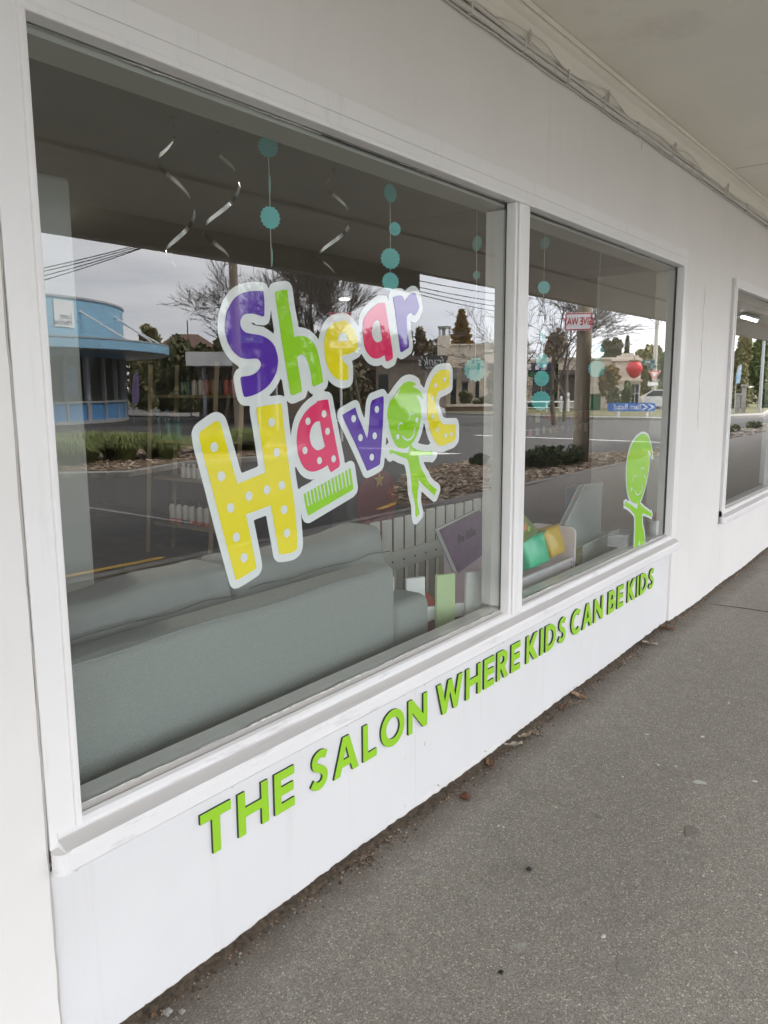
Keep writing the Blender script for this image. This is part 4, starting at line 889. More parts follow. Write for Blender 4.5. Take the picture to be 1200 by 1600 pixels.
def curved_plate(bm, t, r, z, w_, h_, th, mi=0, n=8):
    f = on_drum(t, r, z)
    for i in range(n):
        u0, u1 = -w_/2+w_*i/n, -w_/2+w_*(i+1)/n
        add(bm, [f(u0, -h_/2, 0), f(u1, -h_/2, 0), f(u1, -h_/2, th), f(u0, -h_/2, th), f(u0, h_/2, 0), f(u1, h_/2, 0), f(u1, h_/2, th), f(u0, h_/2, th)], [(0, 3, 2, 1), (4, 5, 6, 7), (0, 1, 5, 4), (1, 2, 6, 5), (2, 3, 7, 6), (3, 0, 4, 7)], mi)
bm = B(); curved_plate(bm, tA, RB+.01, 5.15, 1.15, 1.25, .05); s1 = obj('sign_board', bm, M_wmetal, bb)
bm = B(); f = on_drum(tA, RB+.065, 5.15); text(bm, 'Loan', .36, lambda u, v, d: f(u-.42, v-.12, d), .02, align='LEFT'); text(bm, 'Market', .36, lambda u, v, d: f(u-.42, v-.42, d), .02, align='LEFT'); obj('sign_text', bm, mat('sign_grey_text', (.22, .24, .27), .5), s1)
bm = B(); curved_plate(bm, tA+1.15/RB, RB+.01, 5.15, .04, 1.3, .03, n=1); f = on_drum(tA+1.0/RB, RB+.02, 4.95); text(bm, 'Accountants', .36, lambda u, v, d: f(u+.45, v, d), .02, align='LEFT'); obj('sign_text', bm, M_wmetal, bb)
for (pa, za, pb, zb) in ((132, 5.35, 205, 3.98), (186, 5.35, 245, 3.98), (190, 5.2, 258, 3.98)):
    ta = drum_angle(min(pa, 190), RB); tb = drum_angle(min(pb, 256), RC)
    bm = B(); tube(bm, [(RB*math.cos(ta), RB*math.sin(ta), za), (RC*math.cos(tb)*.985, RC*math.sin(tb)*.985, zb)], .045, 6); lathe(bm, [(.1, -.05), (.1, .05)], c=(RB*math.cos(ta), RB*math.sin(ta), za), n=10); obj('canopy_stay', bm, M_wmetal, bb)
tP = drum_angle(108, RB-.25); bm = B(); curved_plate(bm, tP, RB-.22, 2.05, .9, 1.3, .04); s1 = obj('window_poster', bm, M_blue2, bb); bm = B(); f = on_drum(tP, RB-.175, 2.0); text(bm, 'Loan', .26, lambda u, v, d: f(u-.3, v-.1, d), .01, align='LEFT'); text(bm, 'Market', .26, lambda u, v, d: f(u-.3, v-.32, d), .01, align='LEFT'); obj('poster_text', bm, M_wmetal, s1)

def feather_flag(sp, px, py_top, py_base, col, label, lean=1):
    e = S_empty('feather_flag', sp, label, 'flag'); x, zt = sp(px, py_top); _, zb = sp(px, py_base); H = zt-zb; wd = H*.22
    bm = B(); tube(bm, [(x, 0, -.1), (x, 0, zb+H*.5), (x+lean*wd*.3, 0, zt-H*.08), (x+lean*wd*.9, 0, zt)], .02, 6); obj('pole', bm, M_gmetal, e)
    o = SM([(x, zb), (x+lean*wd*.85, zb+H*.05), (x+lean*wd, zb+H*.6), (x+lean*wd*1.0, zt), (x+lean*wd*.5, zt-H*.03), (x+lean*.02, zb+H*.55)]); bm = B(); sheet(bm, [o], .01, lambda u, v, d: (u, d-.04, v)); obj('banner', bm, col, e)
sp = Spot(200, 42); feather_flag(sp, 205, 583, 632, mat('purple_flag', (.17, .12, .26), .7, .6, 3), 'purple and white feather flag beside the curved blue office', -1)

# low white roofed carport / forecourt canopy
sp = Spot(395, 38); e = S_empty('forecourt_canopy', sp, 'flat forecourt canopy with wide white fascia in front of dark hedges', 'canopy')
bm = B(); sp.box(bm, 290, 556, 372, 575, -.2, 9); a = sp(372, 575); b = sp(500, 572); bm.free()
bm = B(); xl, xr = sp(500, 560)[0], sp(290, 560)[0]; bx(bm, (xl, -.1, 2.62), (xr, .0, 3.25)); bx(bm, (xl, .001, 2.72), (xr, 8, 3.2)); obj('fascia', bm, M_wmetal, e)
for px in (315, 430, 495):
    x, _ = sp(px, 600); bm = B(); tube(bm, [(x, 2, -.12), (x, 2, 2.72)], .09, 8); obj('column', bm, M_gmetal, e)
bm = B(); bx(bm, (xl, 7.7, -.12), (xr, 7.9, 2.719)); obj('back_wall', bm, M_brownw, e)
# white pedestal by the island
sp = Spot(372, 22.5)
def wood_pole(sp, px, r, h, label, base=-.12, name='timber_pole'):
    x, _ = sp(px, 600); e = empty(name, (sp.loc[0]+x*math.cos(sp.rz), sp.loc[1]+x*math.sin(sp.rz), 0), sp.rz, label, 'pole')
    bm = B(); n = 14; pts = [(R.uniform(-.012, .012), R.uniform(-.012, .012), base+(h-base)*i/n) for i in range(n+1)]; tube(bm, pts, [r*(1.08-.25*i/n)*R.uniform(.97, 1.03) for i in range(n+1)], 18)
    obj('shaft', bm, mat('weathered_timber', (.27, .225, .165), .9, .45, 5, 1, 30, stretch=(1, 1, .12)), e, True); return e
e1 = wood_pole(sp, 371, .125, 8.5, 'mossy timber power pole behind the S of the lettering, in the reflection')
bm = B(); bx(bm, (-1.1, -.16, 7.6), (1.1, -.06, 7.75)); obj('crossarm', bm, M_brownw, e1)
sp = Spot(911, 17.4); e2 = wood_pole(sp, 911, .155, 8.5, 'thick weathered timber pole in the bark bed carrying a give way plate', base=-.10)
bm = B(); bx(bm, (-1.1, -.2, 7.8), (1.1, -.1, 7.95)); obj('crossarm', bm, M_brownw, e2)

M_red = mat('sign_red', (.50, .02, .02), .4); M_sw = mat('sign_white', (.74, .74, .74), .35)
def rrect(x0, z0, x1, z1, r): return arc(x1-r, z1-r, r, r, 0, 90, 4)+arc(x0+r, z1-r, r, r, 90, 180, 4)+arc(x0+r, z0+r, r, r, 180, 270, 4)+arc(x1-r, z0+r, r, r, 270, 360, 4)
def plate(name, x0, z0, x1, z1, y, parent, face, border, txt=None, tm=None, th=.012, tsize=None, r=.03, bw=.018, label=None, cat=None):
    bm = B(); sheet(bm, [rrect(x0, z0, x1, z1, r)], th, lambda u, v, d: (u, y+d, v), 0)
    sheet(bm, [rrect(x0+bw*.5, z0+bw*.5, x1-bw*.5, z1-bw*.5, r*.8), rrect(x0+bw*1.6, z0+bw*1.6, x1-bw*1.6, z1-bw*1.6, r*.6)], .002, lambda u, v, d: (u, y-.0035+d, v), 1)
    if txt: text(bm, txt, tsize or (z1-z0)*.60, lambda u, v, d: ((x0+x1)/2+u*.60, y-.0035+d, (z0+z1)/2+v), .002, 2, bold=.004)
    return obj(name, bm, [face, border, tm or border], parent)
sp2 = Spot(904, 17.15); x, zt = sp2(883, 489); x2, zb = sp2(925, 516)
e = S_empty('give_way_plate', sp2, 'white GIVE WAY plate with red border fixed on the thick timber pole', 'sign')
plate('plate', min(x, x2), zb, max(x, x2), zt, 0, e, M_sw, M_red, 'GIVE WAY', M_red)
bm = B(); bx(bm, (min(x, x2)+.1, .013, (zt+zb)/2-.02), (max(x, x2)-.1, .10, (zt+zb)/2+.02)); obj('bracket', bm, M_gmetal, e)

def give_way(px, D, py0, tri_w, label, sup=True, wpx=None):
    sp = Spot(px, D); e = S_empty('give_way_sign', sp, label, 'sign'); _, zt = sp(px, py0); s = tri_w
    bm = B(); tube(bm, [(0, .04, -.12), (0, .04, zt-.05)], .038, 8); obj('post', bm, M_wmetal, e)
    def tri(k): c = zt-s*.29; return [(-s/2*k, c+s*.29*k), (s/2*k, c+s*.29*k), (0, c-s*.58*k)]
    bm = B(); sheet(bm, [tri(1)], .012, lambda u, v, d: (u, -.02+d, v), 0); sheet(bm, [tri(.97), tri(.78)], .002, lambda u, v, d: (u, -.0235+d, v), 1)
    if sup: sheet(bm, [circle(0, zt-s*.31, s*.135, 20), circle(0, zt-s*.31, s*.10, 20)], .002, lambda u, v, d: (u, -.0235+d, v), 2)
    obj('triangle', bm, [M_sw, M_red, M_blk], e)
    plate('plate', -s*.46, zt-s*1.42, s*.46, zt-s*1.10, -.02, e, M_sw, M_red, 'GIVE WAY' if sup else None, M_red)
    return e
give_way(533, 25, 489, .76, 'give way sign with roundabout symbol on a white post, reflected behind the e')
give_way(405, 31, 545, .50, 'plain give way triangle on a thin post, left of a matching pair behind the S', False)
give_way(432, 33, 556, .48, 'plain give way triangle on a thin post, right of a matching pair behind the S', False)
M_navy = mat('street_sign_green', (.02, .09, .10), .5)
def street_sign(px, py, D, txt, label, parent=None):
    sp = Spot(px, D); e = parent or S_empty('street_name_sign', sp, label, 'sign'); x, z = sp(px, py)
    plate('plate', x-.42, z-.1, x+.42, z+.1, -.06, e, M_navy, M_sw, txt, M_sw, r=.02, bw=.006)
    if not parent: bm = B(); tube(bm, [(x+.40, 0, -.12), (x+.40, 0, z+.1)], .03, 8); obj('post', bm, M_gmetal, e)
    return e
street_sign(390, 530, 27, 'Ilam Rd', 'dark green street name blade reading Ilam Rd on its own post')

# cream restaurant building with dark sign
sp = Spot(735, 57); e = S_empty('cream_building', sp, 'cream rendered flat roofed building with chimney tower and dark script sign', 'building')
bm = B(); sp.box(bm, 690, 538, 826, 646, 0, 14); obj('wall', bm, M_cream, e)
bm = B(); sp.box(bm, 683, 525, 703, 646, -.35, 2.2); obj('tower', bm, M_cream2, e); bm = B(); sp.box(bm, 689, 536, 827, 538.5, -.1, 14.1); obj('parapet_cap', bm, M_cream2, e)
bm = B(); x0, z0 = sp(703, 525); x1, z1 = sp(685, 512); zb = z0
for xx in (x0+.03, x1-.08):
    for yy in (-.25, 1.6): bx(bm, (xx, yy, zb), (xx+.06, yy+.06, z1))
bx(bm, (x0-.05, -.35, z1), (x1+.05, 1.8, z1+.08)); bx(bm, (x0+.35, .5, zb), (x0+.6, .8, z1)); obj('chimney_cage', bm, M_gmetal, e)
for i, (a, b, c, d) in enumerate([(704, 574, 713, 638), (722, 574, 731, 630), (745, 567, 750, 579), (743, 596, 749, 622), (762, 568, 784, 580), (790, 574, 800, 600)]):
    bm = B(); sp.box(bm, a, b, c, d, -.04, .2); wn = obj('window', bm, M_win, e); bm = B(); sp.box(bm, a-.7, d, c+.7, d+1.2, -.12, -.0405); obj('sill', bm, M_cream2, wn)
for (a, b, c, d) in ((705, 574, 714, 592), (722, 574, 733, 596)):
    x0, z0 = sp(c, d); x1, z1 = sp(a, b); bm = B(); add(bm, [(x0, -.06, z1), (x1, -.06, z1), (x1, -.95, z0), (x0, -.95, z0), (x0, -.06, z1-.1), (x1, -.06, z1-.1), (x1, -.95, z0-.1), (x0, -.95, z0-.1)], [(0, 1, 2, 3), (4, 7, 6, 5), (0, 3, 7, 4), (1, 5, 6, 2), (3, 2, 6, 7), (0, 4, 5, 1)]); obj('awning', bm, M_awn, e)
spb = Spot(640, 52); eb = S_empty('brown_building', spb, 'plain brown walled building left of the cream restaurant', 'building')
bm = B(); spb.box(bm, 588, 562, 697, 648, 0, 10); obj('wall', bm, M_brownw, eb); bm = B(); spb.box(bm, 570, 556, 699, 562, -.4, 10.2); obj('roof', bm, mat('roof_brown', (.11, .08, .07), .8), eb)
bm = B(); spb.box(bm, 592, 585, 606, 640, -.05, .1); obj('window', bm, M_win, eb)
sps = Spot(676, 50); es = S_empty('restaurant_sign', sps, 'dark rectangular sign with white handwritten word franks on the brown wall', 'sign')
bm = B(); sps.box(bm, 657, 555, 695, 577, -.05, .1); obj('board', bm, mat('sign_charcoal', (.035, .035, .033), .6), es)
bm = B(); xc, zc = sps(674, 565); text(bm, "frank's", .78, lambda u, v, d: (xc+u*.8, -.09+d, zc+v), .03, shear=.2, bold=-.005); xc2, zc2 = sps(674, 574); text(bm, 'village bar', .2, lambda u, v, d: (xc2+u, -.09+d, zc2+v), .02); obj('sign_text', bm, M_sw, es)
bm = B(); sps.box(bm, 664, 577, 666, 648, .1, .2); sps.box(bm, 688, 577, 690, 648, .1, .2); obj('post', bm, M_gmetal, es)
sp = Spot(735, 53); e = S_empty('garden_wall', sp, 'low brown garden wall with cream coping in front of the cream restaurant', 'wall'); bm = B(); sp.box(bm, 688, 635, 775, 646, 0, .3); obj('wall', bm, mat('brick_brown', (.16, .10, .07), .9, .3, 3), e); bm = B(); sp.box(bm, 688, 631.5, 776, 635, -.04, .36); obj('coping', bm, M_cream2, e)

# green fronted shop and cream block with fruit tower
sp = Spot(845, 60); e = S_empty('green_shop', sp, 'green fronted shop with blue window posters and white column', 'building')
bm = B(); sp.box(bm, 806, 560, 874, 645, .6, 12); obj('wall', bm, M_cream, e); M_dg = mat('shop_green', (.01, .10, .035), .5, .2, 1)
bm = B(); sp.box(bm, 806, 582, 869, 588, -.05, .5); sp.box(bm, 862, 588, 869, 640, -.05, .5); sp.box(bm, 806, 632, 862, 640, 0, .5); obj('shop_frame', bm, M_dg, e)
bm = B(); sp.box(bm, 806, 588, 862, 632, .3, .55); obj('window', bm, mat('poster_blue', (.01, .05, .16), .2, col2=(.005, .10, .05), vscale=.6), e)
bm = B(); sp.box(bm, 823, 589, 832, 630, -.1, .28); obj('column', bm, M_cream2, e)
bm = B(); sp.box(bm, 806, 567, 866, 580, .1, .55); obj('sign_board', bm, mat('shop_navy', (.02, .04, .12), .5), e)
bm = B(); [sp.box(bm, a, 569, a+6, 578, .02, .09) for a in (812, 824, 836, 848)]; obj('sign_panel', bm, M_sw, e)
def leaf_blob(bm, c, rx, ry, rz, n, size, rr, mi=0, k=5):
    C_ = [(rr.uniform(-.75, .75), rr.uniform(-.75, .75), rr.uniform(-.75, .8), rr.uniform(.25, .5)) for _ in range(k*3)]
    for _ in range(n):
        q = rr.choice(C_); d = Vector((rr.gauss(0, 1), rr.gauss(0, 1), rr.gauss(0, 1))).normalized()*q[3]*rr.uniform(.6, 1.05)
        p = Vector((q[0]+d.x, q[1]+d.y, q[2]+d.z)); L_ = p.length
        if L_ > 1.05: p *= rr.uniform(.9, 1.05)/L_
        p = Vector((c[0]+p.x*rx, c[1]+p.y*ry, c[2]+p.z*rz)); s = size*rr.uniform(.5, 1.3)
        a = Vector((rr.gauss(0, 1), rr.gauss(0, 1), rr.gauss(0, 1))).normalized(); b = a.cross(Vector((rr.gauss(0, 1), rr.gauss(0, 1), rr.gauss(0, 1)))).normalized()
        vs = [bm.verts.new(p+a*s), bm.verts.new(p+b*s*.55), bm.verts.new(p-a*s), bm.verts.new(p-b*s*.55)]; bm.faces.new(vs).material_index = mi
def lm(name, a, b): m = mat(name, a, .8, col2=b, vscale=1.3); return m
M_ev = lm('foliage_dark', (.17, .165, .075), (.09, .095, .045)); M_ol = lm('foliage_olive', (.27, .24, .11), (.15, .15, .07)); M_br = lm('foliage_brown', (.24, .18, .11), (.12, .10, .06)); M_go = lm('foliage_gold', (.42, .27, .09), (.20, .14, .05)); M_gr = lm('foliage_green', (.15, .19, .06), (.07, .09, .03)); M_trunk = mat('trunk', (.12, .095, .07), .9, .4, 6, 1, 30)
SEED = [100]
def tree(px, D, px0, px1, pyt, pyb, m, label, n=2600, leaf=.22, kind='round', group=None, cat='tree', name='leafy_tree', trunk=True):
    SEED[0] += 1; rr = random.Random(SEED[0]); sp = Spot(px, D); e = S_empty(name, sp, label, cat, group)
    xa, zt = sp(px1, pyt); xb, zb = sp(px0, pyb); rx = abs(xb-xa)/2; rz = (zt-zb)/2; cxx = (xa+xb)/2; bm = B()
    if kind == 'cone':
        for _ in range(n):
            t = rr.random()**.7; z = zt-(zt-zb)*t; lay = .78+.22*math.sin(t*38+rr.uniform(-.6, .6)); r = rx*t*lay*math.sqrt(rr.random()) if rr.random() < .35 else rx*t*lay*rr.uniform(.8, 1.05); a = rr.uniform(0, 6.28); p = Vector((cxx+r*math.cos(a), r*math.sin(a), z)); s = leaf*rr.uniform(.5, 1.2)
            u = Vector((math.cos(a), math.sin(a), rr.uniform(.1, .9))).normalized(); b = u.cross(Vector((rr.gauss(0, 1), rr.gauss(0, 1), rr.gauss(0, 1)))).normalized()
            bm.faces.new([bm.verts.new(p+u*s), bm.verts.new(p+b*s*.4), bm.verts.new(p-u*s*.5), bm.verts.new(p-b*s*.4)])
    else:
        leaf_blob(bm, (cxx, 0, (zt+zb)/2), rx, rx*.9, rz, n, leaf, rr, k=7 if rx > 2 else 4)
    obj('crown', bm, m, e)
    if trunk:
        bm = B(); h0 = zb+rz*1.0; tube(bm, [(cxx, 0, -.12), (cxx+.05, 0, (h0-.1)/2), (cxx, 0, h0)], [max(.08, rx*.09), max(.06, rx*.07), .04], 7)
        for k in range(5): a = k*1.26; tube(bm, [(cxx, 0, max(.3, h0*.6)), (cxx+rx*.5*math.cos(a), rx*.5*math.sin(a), h0)], [max(.04, rx*.045), .02], 5)
        obj('trunk', bm, M_trunk, e)
    return e
iv = tree(868, 59, 862, 873, 560, 606, lm('ivy', (.02, .07, .015), (.01, .03, .01)), 'dark ivy climbing the corner post of the green shop', 500, .16, cat='climber', name='ivy', trunk=False)
sp = Spot(925, 58); e = S_empty('fruit_shop_building', sp, 'long cream building with corner tower and brown shop windows', 'building')
bm = B(); sp.box(bm, 870, 560, 962, 645, .5, 12); obj('wall', bm, M_cream, e); bm = B(); sp.box(bm, 868, 558, 962, 561, .3, 12.2); obj('parapet_cap', bm, M_cream2, e)
for (a, c) in ((873, 886), (888, 902), (906, 916)):
    bm = B(); sp.box(bm, a, 586, c, 626, .38, .6); wn = obj('window', bm, mat('brown_glass', (.09, .075, .065), .2), e); bm = B(); sp.box(bm, a, 578, c, 585.5, -.3, .49); obj('awning', bm, M_awn, wn)
bm = B(); sp.box(bm, 958, 559, 1002, 645, -.4, 4); obj('tower', bm, M_cream2, e)
bm = B(); sp.box(bm, 955, 561, 1004, 564, -.6, 4.2); sp.box(bm, 957, 593, 1004, 596, -.55, 4.2); sp.box(bm, 964, 555.5, 998, 561, -.5, 3.8); sp.box(bm, 972, 552, 990, 555.5, -.45, 3); obj('cornice', bm, M_cream, e)
bm = B(); sp.box(bm, 985, 600, 998, 632, -.45, -.3); wn = obj('window', bm, M_win, e); bm = B(); [sp.box(bm, a, 600, a+.7, 632, -.48, -.451) for a in (984.5, 991, 997.6)]; sp.box(bm, 984.5, 614, 998, 614.8, -.485, -.452); obj('glazing_bar', bm, M_wmetal, wn)
spf = Spot(991, 57.2); ef = S_empty('strawberry_sign', spf, 'big red strawberry shaped model mounted high on the cream tower', 'sign')
bm = B(); T = lambda p: p; x0, z0 = spf(991, 577.5); bmesh.ops.create_icosphere(bm, subdivisions=3, radius=1)
for v in bm.verts:
    z = v.co.z; k = .62 if z < 0 else .56; s = 1-.25*max(0, -z); v.co = Vector((x0+v.co.x*.56*s, v.co.y*.32*s-.45, z0+z*k+.02))
obj('body', bm, mat('strawberry_red', (.55, .035, .04), .35, .2, 14), ef, True)
bm = B()
for k in range(6): a = k*1.05; tube(bm, [(x0, -.45, z0+.55), (x0+.28*math.cos(a), -.45+.2*math.sin(a), z0+.60), (x0+.42*math.cos(a), -.45+.3*math.sin(a), z0+.48)], [.06, .05, .01], 5)
tube(bm, [(x0, -.45, z0+.55), (x0+.03, -.45, z0+.85)], .03, 6); obj('stalk', bm, M_ev, ef)
bm = B(); tube(bm, [(x0, -.2, z0), (x0, .62, z0)], .05, 6); obj('bracket', bm, M_gmetal, ef)
# railing, bins, chevron board, power pole
sp = Spot(876, 50); e = S_empty('railing', sp, 'white pipe railing at the far corner in front of the green shop', 'railing'); bm = B()
xa, z = sp(900, 628); xb, _ = sp(822, 629); tube(bm, [(xa, 0, z), (xb, 0, z)], .05, 6); tube(bm, [(xa, 0, z-.35), (xb, 0, z-.35)], .03, 6); obj('rail', bm, M_wmetal, e)
for px in (823, 854, 877, 898): x, _ = sp(px, 630); bm = B(); tube(bm, [(x, 0, -.1), (x, 0, z+.03)], .05, 6); obj('post', bm, M_wmetal, e)
for px, lab in ((877, 'short white bollard just left of the timber pole'), (888, 'slightly taller white bollard nearest the timber pole')):
    sp = Spot(px, 52); x, z = sp(px, 614 if px == 888 else 619); e = S_empty('bollard', sp, lab, 'bollard', 'white bollards'); bm = B(); lathe(bm, [(.09, -.1), (.09, z-.08), (.06, z)], n=10); obj('shaft', bm, M_wmetal, e); bm = B(); lathe(bm, [(.095, z-.35), (.095, z-.22)], n=10); obj('band', bm, M_gmetal, e)
sp = Spot(933, 55); e = S_empty('litter_bin', sp, 'pair of dark green litter bins with lids right of the timber pole', 'bin')
for px in (928, 934): x, _ = sp(px, 620); bm = B(); rbx(bm, (x-.2, -.2, -.1), (x+.2, .2, .95), .04, 2); b_ = obj('body', bm, M_dg, e); bm = B(); rbx(bm, (x-.23, -.23, .951), (x+.23, .23, 1.1), .05, 2); obj('lid', bm, M_ev, b_)
sp = Spot(988, 43); e = S_empty('direction_sign', sp, 'long blue Ilam Road sign with white chevrons on two short posts', 'sign')
xa, zt = sp(1027, 629.5); xb, zb = sp(950, 642.5); W_ = xb-xa
bm = B(); tip = .30; sheet(bm, [[(xa, (zt+zb)/2), (xa+tip*.4, zt), (xb, zt), (xb, zb), (xa+tip*.4, zb)]], .03, lambda u, v, d: (u, d, v), 0)
for k in range(2):
    cxk = xa+.10+.30*k; hh = (zt-zb)/2; zc = (zt+zb)/2; sheet(bm, [[(cxk, zc), (cxk+.26, zt-.05), (cxk+.38, zt-.05), (cxk+.13, zc), (cxk+.38, zb+.05), (cxk+.26, zb+.05)]], .004, lambda u, v, d: (u, -.006+d, v), 1)
text(bm, 'Ilam Road', .40, lambda u, v, d: (xa+W_*.60+u*.85, -.006+d, (zt+zb)/2+v), .004, 1, bold=.004)
obj('board', bm, [mat('sign_blue', (.015, .14, .50), .4), M_sw], e)
for px in (966, 1012): x, _ = sp(px, 640); bm = B(); tube(bm, [(x, .08, -.1), (x, .08, zt-.03)], .06, 8); obj('post', bm, M_wmetal, e)
sp = Spot(1022, 60); e = S_empty('power_pole', sp, 'slim concrete power pole with crossarm, street name blades and small give way sign', 'pole')
bm = B(); x, zt = sp(1025, 502); tube(bm, [(0, 0, -.1), (0, 0, 6.9)], [.17, .12], 10); obj('shaft', bm, mat('concrete_pale', (.40, .38, .34), .8), e); bm = B(); bx(bm, (-.9, -.1, 6.35), (.9, .02, 6.5)); tube(bm, [(-.6, 0, 6.35), (0, 0, 5.8)], .03, 5); tube(bm, [(.6, 0, 6.35), (0, 0, 5.8)], .03, 5); obj('crossarm', bm, M_gmetal, e)
plate('name_blade', .0, 3.12, .95, 3.42, -.25, e, M_navy, M_sw, 'Ilam Rd', M_sw, r=.02, bw=.008); plate('name_blade', -.1, 2.80, .50, 3.06, -.25, e, M_navy, M_sw, 'Rd', M_sw, r=.02, bw=.008)
bm = B(); sheet(bm, [[(-.42, 2.65), (.42, 2.65), (0, 1.95)]], .02, lambda u, v, d: (u, -.25+d, v), 0); sheet(bm, [[(-.38, 2.63), (.38, 2.63), (0, 2.02)], [(-.25, 2.56), (.25, 2.56), (0, 2.16)]], .003, lambda u, v, d: (u, -.255+d, v), 1); obj('give_way_triangle', bm, [M_sw, M_red], e)
plate('plate', -.3, 1.58, .45, 1.88, -.25, e, M_sw, M_navy, None)

# a parked car at the far right corner
def car(px, D, m, label, rot=0.):
    sp = Spot(px, D); e = empty('parked_car', (sp.loc[0], sp.loc[1], 0), sp.rz+rot, label, 'car'); g = -.08
    prof = SM([(-2.15, .30), (-2.18, .62), (-2.05, .80), (-1.25, .93), (-.62, 1.38), (.75, 1.42), (1.55, 1.0), (2.08, .92), (2.15, .60), (2.12, .30)], 3, .9)
    bm = B(); sheet(bm, [prof], 1.66, lambda u, v, d: (u, d-.83, v+g)); bmesh.ops.remove_doubles(bm, verts=bm.verts, dist=.0005); obj('body', bm, m, e)
    for y in (-.836, .83): bm = B(); sheet(bm, [[(-1.10, .95), (-.60, 1.32), (.70, 1.35), (1.30, .98)]], .006, lambda u, v, d: (u, d+y, v+g)); obj('side_window', bm, M_win, e)
    bm = B(); bx(bm, (-.7, -.70, -.006), (.0, .70, .004), 0, Matrix.Translation((-.585, 0, 1.395+g)) @ Matrix.Rotation(-.62, 4, 'Y')); obj('windscreen', bm, M_win, e)
    for x in (-1.35, 1.35):
        for y in (-.78, .60): 
            T = Matrix.Translation((x, y, .31+g)) @ Matrix.Rotation(-math.pi/2, 4, 'X'); bm = B(); lathe(bm, [(.25, 0), (.31, .02), (.31, .16), (.25, .18)], n=20, T=T); wh = obj('wheel', bm, M_blk, e); bm = B(); lathe(bm, [(.19, -.012), (.19, .19)], n=16, T=T); obj('rim', bm, M_gmetal, wh)
    for y in (-.62, .46): bm = B(); rbx(bm, (-2.19, y, .62+g), (-2.10, y+.16, .76+g), .02, 2); obj('headlight', bm, M_sw, e)
    bm = B(); bx(bm, (-2.2, -.3, .36+g), (-2.14, .3, .50+g)); obj('grille', bm, M_blk, e)
car(1046, 58, mat('white_car_paint', (.74, .75, .76), .25, coat=.6), 'small white car standing beyond the chevron end of the blue sign', .5)
car(636, 34, mat('silver_car_paint', (.30, .31, .32), .3, coat=.6), 'silver grey car in the road, mirrored behind the green head of the decal', 1.2)
# trees, hedges, bushes
tree(721, 76, 700, 742, 484, 545, M_go, 'golden brown conifer rising behind the cream restaurant roof', 3600, .34, 'cone', name='conifer')
tree(655, 62, 636, 667, 503, 620, M_br, 'loose brown tree behind the brown building', 1800, .22); tree(680, 60, 660, 704, 530, 570, M_br, 'low brown twiggy tree left of the cream tower', 900, .16)
tree(872, 72, 846, 902, 514, 640, M_br, 'wide brown leafy tree behind the teal disc garland', 2200, .20); tree(957, 84, 936, 974, 527, 575, M_ev, 'dark round evergreen behind the long cream building', 2600, .28); tree(979, 88, 973, 986, 523, 575, M_ev, 'narrow dark cypress beside the round evergreen', 1200, .25, 'cone', name='cypress')
tree(1012, 70, 985, 1042, 531, 640, M_ol, 'tall olive green tree behind the cream tower', 4200, .26); tree(1050, 64, 1026, 1078, 538, 645, M_gr, 'dark green tree right of the slim power pole', 3600, .25)
tree(952, 55, 934, 972, 572, 630, lm('foliage_autumn', (.26, .15, .05), (.13, .12, .04)), 'small autumn coloured tree in front of the long cream building', 1500, .16); tree(962, 53, 950, 975, 603, 634, M_ev, 'dark clipped bush left of the cream tower', 900, .13, cat='bush', name='bush', trunk=False); tree(978, 54, 968, 990, 596, 640, M_gr, 'pale green shrub against the cream tower', 900, .14, cat='bush', name='bush', trunk=False)
tree(727, 54, 716, 739, 611, 632, M_ev, 'round bush beside the dark awning window', 900, .13, cat='bush', name='bush', trunk=False); tree(756, 54.5, 740, 775, 620, 634, M_ev, 'low dark bushes along the garden wall', 700, .12, cat='bush', name='bush', trunk=False); tree(772, 55, 758, 796, 578, 632, M_br, 'tangled brown creeper on the cream wall', 900, .12, cat='bush', name='bush', trunk=False)
for i, (a, b, t, bt, m, lab, D) in enumerate([(196, 262, 512, 600, M_ol, 'olive tree right behind the curved blue office', 66), (240, 300, 524, 610, M_ev, 'dark hedge tree left of the white fascia', 60), (262, 345, 535, 625, M_ev, 'broad dark shrub mass behind the white fascia', 57), (330, 420, 510, 620, M_ev, 'tall dark evergreen behind the S of the lettering', 62), (400, 480, 520, 620, M_ol, 'olive evergreen left of the big bare tree', 64), (470, 560, 515, 620, M_ev, 'dark evergreen right of the big bare tree', 66), (540, 640, 510, 600, M_br, 'brown evergreen behind the give way sign', 70), (1090, 1150, 530, 640, M_br, 'rusty tree at the left of the farther window reflection', 62), (1140, 1178, 515, 640, M_ol, 'tall yellowish tree mirrored in the farther shop window', 60), (1165, 1215, 520, 640, M_gr, 'tall green tree mirrored beside the grey poles', 62)]):
    tree((a+b)/2, D, a, b, t, 650, m, lab, 4200, .27)
tree(225, 52, 205, 246, 612, 642, M_ev, 'round clipped bush near the purple feather flag', 700, .12, cat='bush', name='bush', trunk=False); tree(330, 44, 300, 372, 610, 648, M_ev, 'dark bush under the forecourt canopy', 1200, .12, cat='bush', name='bush', trunk=False)
